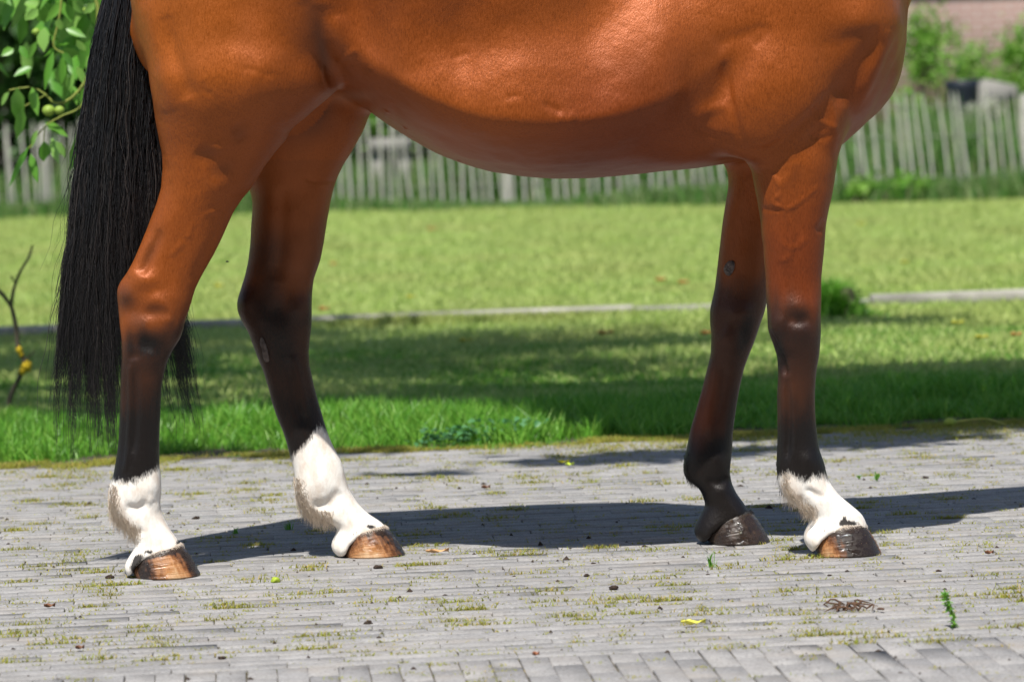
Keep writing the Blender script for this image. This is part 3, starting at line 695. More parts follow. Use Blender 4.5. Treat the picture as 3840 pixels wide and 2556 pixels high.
M_coat = None
def mat_coat():
    t = NT("horse_coat"); c = t.coord()
    dk, sk, gd, pl, so = (t.attr(n) for n in ("dark", "sock", "golden", "pale", "soot"))
    base = t.mixc(gd, (.190, .037, .0065), (.37, .093, .010))
    hair = t.noise(t.coord((1, 1, .28)), 330, 3, .7)
    base = t.mixc(1.0, base, t.ramp(hair, [(.3, (.74, .72, .70)), (.7, (1.25, 1.25, 1.25))]), 'MULTIPLY')
    h2 = t.math('MULTIPLY', t.math('SUBTRACT', hair, .5), .55)
    dd = t.math('ADD', dk, h2, clamp=True)
    ddr = t.ramp(dd, [(0, (0, 0, 0)), (.3, (.42,)*3), (.6, (.86,)*3), (1, (1, 1, 1))]); col = t.mixc(ddr, base, t.mixc(t.ramp(dk, [(.5, (0, 0, 0)), (.9, (1, 1, 1))]), (.052, .021, .011), (.009, .006, .005)))
    col = t.mixc(t.math('MULTIPLY', pl, .7), col, (.45, .33, .25))
    jag = t.noise(t.coord((1, 1, .26)), 210, 6, .75)
    sv = t.math('ADD', t.math('MULTIPLY', sk, 1/28), t.math('MULTIPLY', t.math('SUBTRACT', jag, .5), 3.2))
    wmask = t.ramp(t.math('ADD', t.math('MULTIPLY', sv, .5), .5), [(.25, (0, 0, 0)), (.75, (1, 1, 1))])
    wn = t.noise(t.coord((1, 1, .4)), 55, 4, .6)
    white = t.ramp(wn, [(.3, (.72, .62, .53)), (.6, (.88, .84, .78))])
    white = t.mixc(t.ramp(t.math('ADD', so, t.math('MULTIPLY', t.math('SUBTRACT', jag, .5), 1.6)), [(.3, (0, 0, 0)), (.6, (1, 1, 1))]), white, (.05, .045, .042))
    col = t.mixc(wmask, col, white)
    ddb = t.n("RGBToBW"); t.l(ddr, ddb.inputs[0]); ddb = ddb.outputs[0]
    sk2 = t.n("RGBToBW"); t.l(wmask, sk2.inputs[0]); sk2 = sk2.outputs[0]
    t.set(Base_Color=col, Roughness=t.ramp(hair, [(.3, (.40,)*3), (.7, (.54,)*3)]), Specular_IOR_Level=.2, Metallic=t.math('MULTIPLY', t.math('SUBTRACT', 1.0, sk2), .30), Coat_Weight=t.math('MULTIPLY', t.math('SUBTRACT', 1.0, sk2), t.math('ADD', .24, t.math('MULTIPLY', ddb, .12))), Coat_Roughness=t.ramp(hair, [(.3, (.32,)*3), (.7, (.44,)*3)]), Coat_IOR=1.5)
    n1 = t.bump(t.noise(t.coord((1, 1, .22)), 520, 2, .6), .55, .0012)
    n2 = t.bump(t.noise(t.coord((1.1, 1, .7)), 150, 4, .6), .36, .0022, n1)
    t.set(Normal=n2, Coat_Normal=n2); return t.m
M_coat = mat_coat()
HLOC = (at(1900, 1000, YC)[0], YC, 0)
horse = empty("horse", HLOC, "glossy bay horse with white socks standing side-on on the grey paving", "horse")
body = mesh_np("body", HV, HQ, M_coat, horse)
for nm, arr in (("dark", dark), ("sock", sock), ("golden", golden), ("pale", pale), ("soot", soot)):
    a = body.data.attributes.new(nm, 'FLOAT', 'POINT'); a.data.foreach_set("value", arr.astype(np.float32))

# ---- hooves
def mat_hoof(kind):
    t = NT("hoof_"+kind); c = t.coord(); ln = t.attr("around"); rw = t.attr("down")
    cmb = t.n("CombineXYZ"); t.l(ln, cmb.inputs[0]); t.l(rw, cmb.inputs[1])
    mp = t.n("Mapping"); mp.inputs["Scale"].default_value = (46, 1.2, 1); t.l(cmb.outputs[0], mp.inputs[0])
    mp2 = t.n("Mapping"); mp2.inputs["Scale"].default_value = (3, 26, 1); t.l(cmb.outputs[0], mp2.inputs[0]); rg = t.noise(mp2.outputs[0], 1, 3, .6)
    st = t.noise(mp.outputs[0], 1, 4, .6); n = t.noise(c, 70, 5, .6)
    if kind == "striped":
        m0 = t.math('ADD', t.math('ADD', t.math('MULTIPLY', st, .62), t.math('MULTIPLY', t.attr("amber"), .62)), t.math('ADD', t.math('MULTIPLY', t.math('SUBTRACT', n, .5), .38), t.math('MULTIPLY', t.math('SUBTRACT', rg, .5), .3)))
        col = t.ramp(m0, [(.40, (.022, .013, .009)), (.55, (.16, .06, .02)), (.76, (.42, .19, .07)), (1.0, (.58, .37, .20))])
        col = t.mixc(t.ramp(t.math('ADD', rw, t.math('MULTIPLY', n, 1.0)), [(.42, (.85, .85, .85)), (.66, (0, 0, 0))]), col, (.06, .04, .028))
    else:
        col = t.ramp(t.math('ADD', t.math('MULTIPLY', st, .5), t.math('MULTIPLY', n, .5)), [(.35, (.014, .010, .008)), (.6, (.04, .022, .013)), (.8, (.10, .05, .025))])
        col = t.mixc(t.ramp(t.math('ADD', rw, t.math('MULTIPLY', n, .9)), [(.36, (.7, .7, .7)), (.52, (0, 0, 0))]), col, (.10, .065, .03))
    fl = t.noise(c, 210, 3, .7); col = t.mixc(t.ramp(fl, [(.69, (0, 0, 0)), (.75, (.8, .8, .8))]), col, (.42, .27, .11))
    t.set(Base_Color=col, Roughness=t.ramp(n, [(.44, (.10,)*3), (.56, ((.58 if kind == 'striped' else .34),)*3)]), Specular_IOR_Level=.6)
    t.set(Normal=t.bump(n, .25, .002, t.bump(st, .35, .002, t.bump(rg, .6, .0025)))); return t.m
M_hs, M_hb = mat_hoof("striped"), mat_hoof("black")
def hoof(Y, cor, xf, xb, toe, heelb, hw0, hw1, mat, label, amber):
    """cor: coronet curve in photo px; xf, xb: its front and back columns; toe/heelb: ground ends"""
    n, r_ = 56, 16; rows = []; A = []; Dn = []; Am = []
    f0, b0 = at(xf-9, 2000, Y)[0], at(xb+8, 2000, Y)[0]; to, hb = at(toe[0], toe[1], Y)[0], at(heelb[0], heelb[1], Y)[0]
    for k in range(r_+1):
        t = k/r_
        for j in range(n):
            th = 2*math.pi*j/n; ct, stn = math.cos(th), math.sin(th); e = 2/2.35 if ct < 0 else 1.0
            cc = math.copysign(abs(ct)**e, ct); ss = math.copysign(abs(stn)**(2/2.15), stn); nar = 1-.13*(ct < 0)*abs(ct); notch = 1-.10*math.exp(-((th-math.pi)/.35)**2)
            xt = (f0+b0)/2+(f0-b0)/2*cc; pxt = proj(xt, Y, .1)[0]; zt_ = at(pxt, float(np.interp(pxt, cor[:, 0], cor[:, 1]))-7, Y)[2]
            top = np.array([xt, Y+ss*(hw0-.006)*nar, zt_]); bot = np.array([(to+hb)/2+(to-hb)/2*cc*notch, Y+ss*hw1*nar, 0])
            p = top+(bot-top)*t; bulge = .0022*math.sin(t*math.pi)+.0006*math.sin(t*36+math.sin(th)*1.2); p[0] += bulge*cc; p[1] += bulge*ss; p[2] = max(p[2], 0)+.0005
            rows.append(p); A.append(th/(2*math.pi) if th <= math.pi else 1-th/(2*math.pi)); Dn.append(t); Am.append(amber(th, t))
    V = np.array(rows); q = []
    for k in range(r_):
        for j in range(n): q.append((k*n+j, k*n+(j+1) % n, (k+1)*n+(j+1) % n, (k+1)*n+j))
    V = np.vstack([V, V[:n].mean(0)-np.array([0, 0, .004]), V[r_*n:].mean(0)]); t3 = [(j, len(V)-2, (j+1) % n) for j in range(n)]+[(r_*n+j, r_*n+(j+1) % n, len(V)-1) for j in range(n)]
    o = mesh_np("hoof", V, [np.array(t3), np.array(q)], mat, horse); tag(o, label)
    for nm, arr in (("around", A+[.5, .5]), ("down", Dn+[0, 1]), ("amber", Am+[0, 0])):
        a = o.data.attributes.new(nm, 'FLOAT', 'POINT'); a.data.foreach_set("value", np.array(arr, np.float32))
    return o
# th: 0 = toe, pi = heel, th around 3*pi/2 (sin<0) is the side facing the camera
gs = lambda d, w: math.exp(-(d/w)**2)
def am_nh(th, t): return .55*gs(th-1.5*math.pi-.15, .5)*(t > .15)+.75*gs(th-5.25, .38)*t+.4*gs(th-3.7, .2)
def am_fh(th, t): return .85*gs(th-4.6, .85)*(.3+t)
def am_nf(th, t): return 1.0*gs(th-4.05, .48)*(.35+.65*t)+.5*gs(th-6.15, .22)-.35*gs(th-5.1, .4)
hoof(Y_NH, CNH, 692, 486, (753, 2160), (506, 2172), .050, .062, M_hs, "brown and amber hoof", am_nh)
hoof(Y_NF, CNF, 3256, 3046, (3306, 2076), (3062, 2092), .052, .066, M_hs, "amber hoof with a broad black stripe", am_nf)
hoof(Y_FH, CFH, 1461, 1276, (1521, 2080), (1290, 2094), .051, .062, M_hs, "amber brown hoof", am_fh)
hoof(Y_FF, CFF, 2834, 2636, (2888, 2026), (2660, 2046), .050, .062, M_hb, "black hoof", lambda a, b: 0)

# ---- hair: tail, mane, fetlock tufts
def mat_hair(name, c1, c2, rough=.38):
    t = NT(name); g = t.n("NewGeometry")
    t.set(Base_Color=t.ramp(g.outputs["Random Per Island"], [(0, c1), (.82, c1), (1, c2)]), Roughness=rough, Specular_IOR_Level=.9); return t.m
M_tail = mat_hair("tail_hair", (.012, .011, .013), (.075, .060, .055), .30); M_black = simple("tail_core", (.005, .0045, .005), .3, 200, .9, .1)
M_fw = mat_hair("white_feather", (.70, .59, .47), (.46, .34, .23), .6); M_fb = mat_hair("black_feather", (.008, .007, .007), (.03, .02, .015))
TL = prof("470,-480 440,-300 415,-150 396,0 373,92 350,218 333,321 321,425 304,545 290,660 278,775 270,900 254,985 243,1094 230,1230 214,1392 205,1527 200,1700")
TRr = prof("560,-480 580,-300 590,-150 600,0 605,100 612,300 620,500 640,700 650,900 665,1050 690,1180 715,1300 745,1450 775,1550 800,1700")
YT = YC+.02
def tail():
    r = np.random.default_rng(31); n = 11500; K = 34
    nl = 120; lu = np.sort(np.where(r.random(nl) < .16, r.uniform(.72, 1, nl), r.beta(.9, 1.25, nl))); lend = r.uniform(1260, 1690, nl); lend = np.where((lu > .30) & (lu < .42), 1660, lend); lend = np.where(lu > .6, lend*.96, lend)
    lk = r.integers(0, nl, n); u = np.clip(lu[lk]+r.normal(0, .028, n), 0.0, 1.0); sd = r.uniform(-1, 1, n)
    end = lend[lk]*r.uniform(.62, 1.03, n); end = np.where(r.random(n) < .2, end*r.uniform(.6, .95, n), end)
    t = np.linspace(0, 1, K)[None]; py = -470+(end[:, None]+470)*t
    l, rr = ip(TL, py), ip(TRr, py); w_ = rr-l
    conv = np.clip((py-900)/700, 0, 1)**1.3                # locks draw together toward their ends
    uu = u[:, None]*(1-conv*.62)+lu[lk][:, None]*conv*.62
    wob = np.sin(t*r.uniform(3, 9, n)[:, None]*3+r.uniform(0, 6.28, n)[:, None])*r.uniform(3, 13, n)[:, None]*t
    kink = np.sin(t*r.uniform(25, 60, n)[:, None]+r.uniform(0, 6, n)[:, None])*r.uniform(1, 9, n)[:, None]*(.3+t)
    stray = (r.random(n) < .09)[:, None]*r.normal(0, 34, n)[:, None]*t**2
    la, lf_, lp = r.uniform(3, 15, nl)[lk][:, None], r.uniform(5, 13, nl)[lk][:, None], r.uniform(0, 6.3, nl)[lk][:, None]; wob = wob+la*np.sin(t*lf_+lp)*(.25+t)
    px = l+uu*w_+wob+kink+stray
    th = .085*np.interp(py, [-470, 0, 800, 1300, 1650], [.6, 1, 1, .7, .45])
    prf = np.sqrt(np.clip(1-(2*uu-1)**2, .05, 1)); y = YT+sd[:, None]*th*prf*(1-conv*.55)+np.sin(t*5+lu[lk][:, None]*40)*.006
    s = (y-CAM[1])/F; P0 = np.stack([px, py], -1)
    # back-project every node on its own depth
    D = fw[None, None]+((px-1920)/F)[..., None]*RT+((1278-py)/F)[..., None]*UP
    P = CAM+D*((y-CAM[1])/D[..., 1])[..., None]
    rad = np.interp(t, [0, .7, 1], [.0012, .0009, .00025])*np.where(r.random(n) < .12, 1.25, r.uniform(.4, .8, n))[:, None]
    V, q = tubes(P, rad, 3); mesh_np("tail", V, q, M_tail, horse)
    # dense inner mass of the tail
    rows = np.linspace(-480, 1000, 34); g = []
    for p in rows:
        a, b = float(ip(TL, p)), float(ip(TRr, p)); k = .72-.5*max(0, (p-100)/900)**1.2; c0 = (a+b)/2-.02*(b-a); hwd = (b-a)/2*k*(1-.5*max(0, (p-850)/270))
        for j in range(36):
            th_ = 2*math.pi*j/36; y_ = YT+.04*math.sin(th_)*k; q_ = at(c0+hwd*math.cos(th_)*(1+.05*math.sin(7*th_+p*.01)), p, y_); g.append(q_)
    V = np.array(g); N = len(rows); I = np.arange(N*36).reshape(N, 36); a = I[:-1]; b = np.roll(a, -1, 1); c = np.roll(I[1:], -1, 1); d = I[1:]
    core = mesh_np("tail_core", V, np.stack([a, b, c, d], -1).reshape(-1, 4), M_black, bpy.data.objects["tail"])
    core.parent = bpy.data.objects["tail"]; core.matrix_parent_inverse = Matrix.Identity(4)
tail()
def feather(Y, path, n, ln, dirv, mat, label, sp=.012, rad=.0006, seed=1, ybulge=.03):
    """tuft of hair growing from a curve of photo pixels at the back of the fetlock"""
    r = np.random.default_rng(seed); P = smoothpath(prof(path), 60); i = r.integers(0, 60, n)
    root = P[i]+r.normal(0, 3.5, (n, 2)); K = 8; t = np.linspace(0, 1, K)[None]; L = r.uniform(.5, 1.1, n)[:, None]*ln
    side = r.uniform(-1.25, .8, n)[:, None]; root[:, 0] += np.abs(r.normal(0, 16, n))*np.clip(-side[:, 0]+.2, 0, 1)
    ang = R(dirv)+r.normal(0, .16, n)[:, None]+r.normal(0, .12, n)[:, None]*t
    px = root[:, :1]+np.cos(ang)*L*t; py = root[:, 1:]-np.sin(ang)*L*t+L*.12*t*t
    nc = 26; cid = (i*nc//60+r.integers(0, 2, n)) % nc; cc_ = np.array([root[cid == c_, 0].mean() if (cid == c_).any() else 0 for c_ in range(nc)])[cid]; px = px+(cc_-root[:, 0])[:, None]*t**1.5*.6+(r.normal(0, 7, nc)[cid])[:, None]*t
    y = Y+side*ybulge*(1-.35*t)
    D = fw[None, None]+((px-1920)/F)[..., None]*RT+((1278-py)/F)[..., None]*UP
    Q = CAM+D*((y-CAM[1])/D[..., 1])[..., None]; Q[..., 2] = np.maximum(Q[..., 2], .003)
    V, q = tubes(Q, np.interp(t, [0, 1], [1, .25])*np.full((n, 1), rad), 3)
    tag(mesh_np("fetlock_hair", V, q, mat, horse), label)
feather(Y_NH, "415,1815 412,1880 435,1930 475,1965 500,1985", 800, 62, -78, M_fw, "cream fetlock hair", seed=2, ybulge=.038)
feather(Y_FH, "1105,1790 1112,1850 1140,1895 1180,1915 1225,1920", 1000, 66, -74, M_fw, "cream fetlock hair", seed=3, ybulge=.042)
feather(Y_NF, "2930,1770 2935,1820 2960,1850 3000,1885 3030,1905", 700, 62, -68, M_fw, "cream fetlock hair", seed=4, ybulge=.038)
feather(Y_NF, "2912,1730 2918,1780 2930,1820", 60, 70, -80, M_fb, "dark fetlock hair", seed=5, ybulge=.015)
feather(Y_FF, "2575,1700 2570,1740 2580,1780 2610,1795", 700, 34, -75, M_fb, "black fetlock hair", seed=6, ybulge=.022)
def coronet_hair(Y, cor, x0, x1, hw, mat, n, seed, lab):
    """short hair falling over the top edge of the hoof"""
    r = np.random.default_rng(seed); th = r.uniform(math.pi*.92, math.pi*2.08, n); c, s_ = np.cos(th), np.sin(th); a = at(x0+16, 2000, Y)[0]; b = at(x1-17, 2000, Y)[0]
    x = (a+b)/2+(b-a)/2*c; px = proj(x, np.full(n, Y), np.full(n, .09))[0]; pz = np.array([at(p, float(np.interp(p, cor[:, 0], cor[:, 1]))-6, Y)[2] for p in px])+r.uniform(-.002, .006, n)
    y = Y+s_*(hw-.0095)*(1-.13*(c < 0)*np.abs(c)); L = r.uniform(.004, .013, n); t = np.linspace(0, 1, 5)[None]
    P = np.stack([x[:, None]+(c*.0055)[:, None]*t+(r.normal(0, .0015, n)+.001)[:, None]*t, y[:, None]+(s_*.0065)[:, None]*t, pz[:, None]-L[:, None]*t], -1)
    P[..., 2] = np.maximum(P[..., 2], .002); V, q = tubes(P, np.interp(t, [0, 1], [1, .3])*np.full((n, 1), .0005), 3); tag(mesh_np("coronet_hair", V, q, mat, horse), lab)
M_ch = mat_hair("coronet_hair_pale", (.70, .60, .50), (.30, .22, .15), .6); M_ch.node_tree.nodes["Color Ramp"].color_ramp.elements[1].position = .45
coronet_hair(Y_NH, CNH, 486, 692, .050, M_ch, 1500, 41, "pale and sooty hair over the hoof"); coronet_hair(Y_NF, CNF, 3046, 3256, .052, M_ch, 1500, 42, "pale and sooty hair over the hoof")
coronet_hair(Y_FH, CFH, 1276, 1461, .051, M_ch, 1500, 43, "pale and sooty hair over the hoof"); coronet_hair(Y_FF, CFF, 2636, 2834, .050, M_fb, 1300, 44, "black hair over the hoof")
def mane():
    r = np.random.default_rng(8); n = 1500; K = 10; t = np.linspace(0, 1, K)[None]; u = r.random(n)
    xs = np.interp(u, [0, .3, .65, 1], [nx(3020), nx(3330), nx(3620), nx(3880)]); zs = np.interp(u, [0, .3, .65, 1], [1.60, 1.66, 1.89, 2.08])
    L = r.uniform(.12, .24, n)[:, None]; y = YC-.02-.115*np.sin(t*1.5)*1.0+r.normal(0, .008, n)[:, None]; z = zs[:, None]+.03*np.sin(t*3.1)-L*t; x = xs[:, None]+r.normal(0, .02, n)[:, None]*t
    V, q = tubes(np.stack([x, np.broadcast_to(y, x.shape)-.03*t, z], -1), np.full((n, K), .0012), 3); mesh_np("mane", V, q, M_tail, horse)
mane()
# eyes
for s in (-1, 1):
    bm_c = np.array([hx+.155, YC+s*.082, 1.925]); th, ph = np.meshgrid(np.linspace(0, np.pi, 13), np.linspace(0, 2*np.pi, 24, endpoint=False), indexing='ij')
    V = bm_c+.02*np.stack([np.sin(th)*np.cos(ph)*1.2, np.cos(th)*.9, np.sin(th)*np.sin(ph)], -1).reshape(-1, 3); I = np.arange(13*24).reshape(13, 24); a = I[:-1]; b = np.roll(a, -1, 1); c = np.roll(I[1:], -1, 1); d = I[1:]
    te = NT("horse_eye"); te.set(Base_Color=(.01, .006, .004), Roughness=.08); mesh_np("eye", V, np.stack([a, b, c, d], -1).reshape(-1, 4), te.m, horse)
# chestnuts: grey horny patches on the inside of the far legs
def chestnut(outline, Y0, th=.004):
    P = smoothpath(prof(outline+" "+outline.split()[0]), 30)[:-1]; c = P.mean(0); g = []
    i0 = (~isn) & (HN[:, 1] < -.2)
    vx, vy = hpx[i0], hpy[i0]; yy = HV[i0, 1]
    def ysurf(p): 
        j = np.argmin((vx-p[0])**2+(vy-p[1])**2); return yy[j]
    rings = ((1.0, .001), (.92, -th), (.55, -th*1.25), (.25, -th*1.1))
    y0 = np.median([ysurf(p) for p in P]); r = np.random.default_rng(4)
    for k, dy in rings:
        for p in P:
            q = c+(p-c)*k; g.append(at(q[0], q[1], ysurf(q)+dy+r.normal(0, .0005)))
    g.append(at(c[0], c[1], ysurf(c)-th)); n = len(P); V = np.array(g); I = np.arange(n*4).reshape(4, n); a = I[:-1]; b = np.roll(a, -1, 1); cc = np.roll(I[1:], -1, 1); d = I[1:]
    t3 = [(3*n+j, 3*n+(j+1) % n, 4*n) for j in range(n)]
    tag(mesh_np("chestnut", V, [np.array(t3), np.stack([a, b, cc, d], -1).reshape(-1, 4)], M_chest, horse), "grey horny callus on the leg")
M_chest = simple("chestnut_horn", (.17, .135, .12), .5, 90, .8, .3, .9, .006)
chestnut("978,1263 988,1270 1000,1300 1008,1335 1010,1352 998,1358 988,1345 982,1310 974,1285", 0)
chestnut("2740,977 2753,980 2755,1000 2748,1020 2736,1034 2722,1030 2713,1012 2718,995 2728,982", 0)
# ================================================================== LEAVES, TREES, GARDEN
def leaves(P, D, Nn, L, W, r=None, fold=.25, curl=.15):
    """batch of folded pointed leaves. P base, D direction, Nn normal, L length, W width"""
    D = D/(np.linalg.norm(D, axis=1, keepdims=True)+1e-9); S = np.cross(D, Nn); S /= np.linalg.norm(S, axis=1, keepdims=True)+1e-9; N = np.cross(S, D)
    L = L[:, None]; W = W[:, None]
    def pt(t, s): return P+D*L*t+S*W*s+N*(abs(s)*W*fold*2-L*curl*t*t)
    V = np.stack([pt(0, 0), pt(.28, -.42), pt(.28, 0), pt(.28, .42), pt(.62, -.40), pt(.64, 0), pt(.62, .40), pt(1, 0)], 1).reshape(-1, 3)
    b = (np.arange(len(P))*8)[:, None, None]
    t3 = (b+np.array([[0, 2, 1], [0, 3, 2], [4, 5, 7], [5, 6, 7]])[None]).reshape(-1, 3); q = (b+np.array([[1, 2, 5, 4], [2, 3, 6, 5]])[None]).reshape(-1, 4)
    return V, t3, q
def rleaves(C, r, L, W, down=.3):
    n = len(C); D = r.normal(0, 1, (n, 3)); D[:, 2] -= down; N = r.normal(0, .6, (n, 3)); N[:, 2] += 1
    return leaves(C, D, N, L*r.uniform(.7, 1.2, n), W*r.uniform(.7, 1.2, n))
M_leafW = leafmat("walnut_leaf", [(.10, .30, .03), (.18, .42, .055), (.30, .54, .12)], .38, .42, .5)
M_leafT = leafmat("tree_leaf", [(.04, .12, .015), (.06, .17, .02), (.09, .21, .03)], .45, .4, .4)
M_hedge = leafmat("hedge_leaf", [(.018, .06, .010), (.035, .10, .015), (.07, .17, .03)], .45, .3, .45)
M_shrub = leafmat("shrub_leaf", [(.10, .27, .025), (.19, .40, .05), (.30, .48, .09)], .5, .4, .35)
M_bark = simple("bark", (.12, .095, .07), .4, 18, .9, .2, 1, .01, (1, 1, .3))
M_stem = simple("green_stem", (.22, .26, .05), .25, 60, .6, .3)

# ---- two trees beside the lawn, out of frame, whose crowns throw the dappled shade
def gpts(n, r, top, bot, x0=0, x1=3840):
    T, B_ = prof(top), prof(bot); px = r.uniform(x0, x1, n); a, b = np.interp(px, T[:, 0], T[:, 1]), np.interp(px, B_[:, 0], B_[:, 1])
    ga = np.array([gnd(p, q)[:2] for p, q in zip(px, a)]); gb = np.array([gnd(p, q)[:2] for p, q in zip(px, b)])
    u = r.random(n)[:, None]; g = ga*(1-u)+gb*u; return g
def crowns():
    r = np.random.default_rng(77); G = []
    B1 = "-900,1300 0,1290 700,1335 1200,1440 2000,1430 2700,1400 3200,1372 3840,1342 4800,1320"
    B2 = "-900,1590 0,1580 450,1560 1000,1545 1400,1500 1800,1545 2200,1620 2700,1655 3200,1640 3840,1600 4800,1560"
    g0 = gpts(27000, r, B1, B2, -900, 4700); hole = (g0[:, 0] < .1) & (vnoise(np.stack([g0[:, 0]*.8, g0[:, 1]*2.6, g0[:, 0]*0], 1), 1.3) > .56) & (r.random(len(g0)) < .85); G.append(g0[~hole])
    c = gpts(60, r, "-900,1235 2700,1220", B1.replace("2700,1400", "2700,1390"), -900, 2700)     # dappled patches
    s = r.uniform(.10, .34, 60); k = r.integers(0, 60, 14000)
    G.append(c[k]+r.normal(0, 1, (14000, 2))*s[k][:, None]*np.array([1.5, .8]))
    c = gpts(7, r, "3080,1185 3500,1185", "3080,1215 3500,1215", 3080, 3450); k = r.integers(0, 7, 700); G.append(c[k]+r.normal(0, .10, (700, 2))*np.array([1.6, .7]))
    # spots reaching the paving on the right and in the middle
    for px, py, n_, a in ((1600, 1772, 40, .035), (2100, 1730, 60, .05), (2330, 1720, 160, .07), (2500, 1700, 220, .08), (3180, 1660, 120, .07), (3420, 1640, 160, .08), (3650, 1600, 200, .1), (3300, 1668, 60, .05), (2800, 1690, 120, .08), (1200, 1700, 80, .08), (700, 1690, 80, .08)):
        g = gnd(px, py)[:2]; G.append(g+r.normal(0, a, (n_, 2))*np.array([1.6, .6]))
    G = np.concatenate(G)
    bush = vnoise(np.concatenate([G, G[:, :1]*0], 1), 1.4); z = 3.3+3.0*r.random(len(G))*(.5+bush)+bush*.5
    P = np.concatenate([G+(SUN[:2]/SUN[2])[None]*z[:, None], z[:, None]], 1)
    # the rest of both crowns, away from the horse and the open lawn
    def rest(cx, cy, n):
        q = r.normal(0, 1, (n, 3)); q /= np.linalg.norm(q, axis=1, keepdims=True); q *= r.uniform(.55, 1, (n, 1))**.6
        return np.array([cx, cy, 5.0])+q*np.array([1.5, 1.7, 1.7])
    cut = -.15
    for nm, tx, ty, sel, extra, lab in (("walnut_tree", -3.9, 4.9, P[:, 0] < cut, rest(-4.3, 4.6, 5000), "walnut tree left of the lawn with drooping leafy branch and green nuts behind the tail"),
                                        ("shade_tree", 4.1, 3.4, P[:, 0] >= cut, rest(4.3, 3.6, 5000), "broad leafy tree standing at the right-hand side of the lawn beyond the horse's head")):
        t = empty(nm, (tx, ty, 0), lab, "tree"); C = np.concatenate([P[sel], extra])
        V, t3, q = rleaves(C, r, .10, .055); g = Geo(); g.add(V, t3, q); g.build("crown", M_leafT, t, False)
        g = Geo(); trunk_ = smoothpath([(tx, ty, -.1), (tx+.06, ty, 1.0), (tx-.05, ty+.05, 2.2), (tx, ty, 3.4), (tx+.1, ty, 5.2)], 24)
        V, q = tube(trunk_, np.interp(np.linspace(0, 1, 24), [0, .06, .6, 1], [.24, .17, .12, .04]), 14); V += (vnoise(V, 7)-.5)[:, None]*.03; g.add(V, f4=q); g.build("trunk", M_bark, t)
        g = Geo()
        for e in C[r.integers(0, len(C), 46)]:
            s = trunk_[r.integers(13, 23)]; mid = (s+e)/2+np.array([0, 0, .35])+r.normal(0, .12, 3)
            p = smoothpath([s, mid, e], 12); L_ = np.linalg.norm(e-s); V, q = tube(p, np.linspace(.018+.012*L_, .006, 12), 6); g.add(V, f4=q)
        g.build("limb", M_bark, t)
    return bpy.data.objects["walnut_tree"]
walnut = crowns()

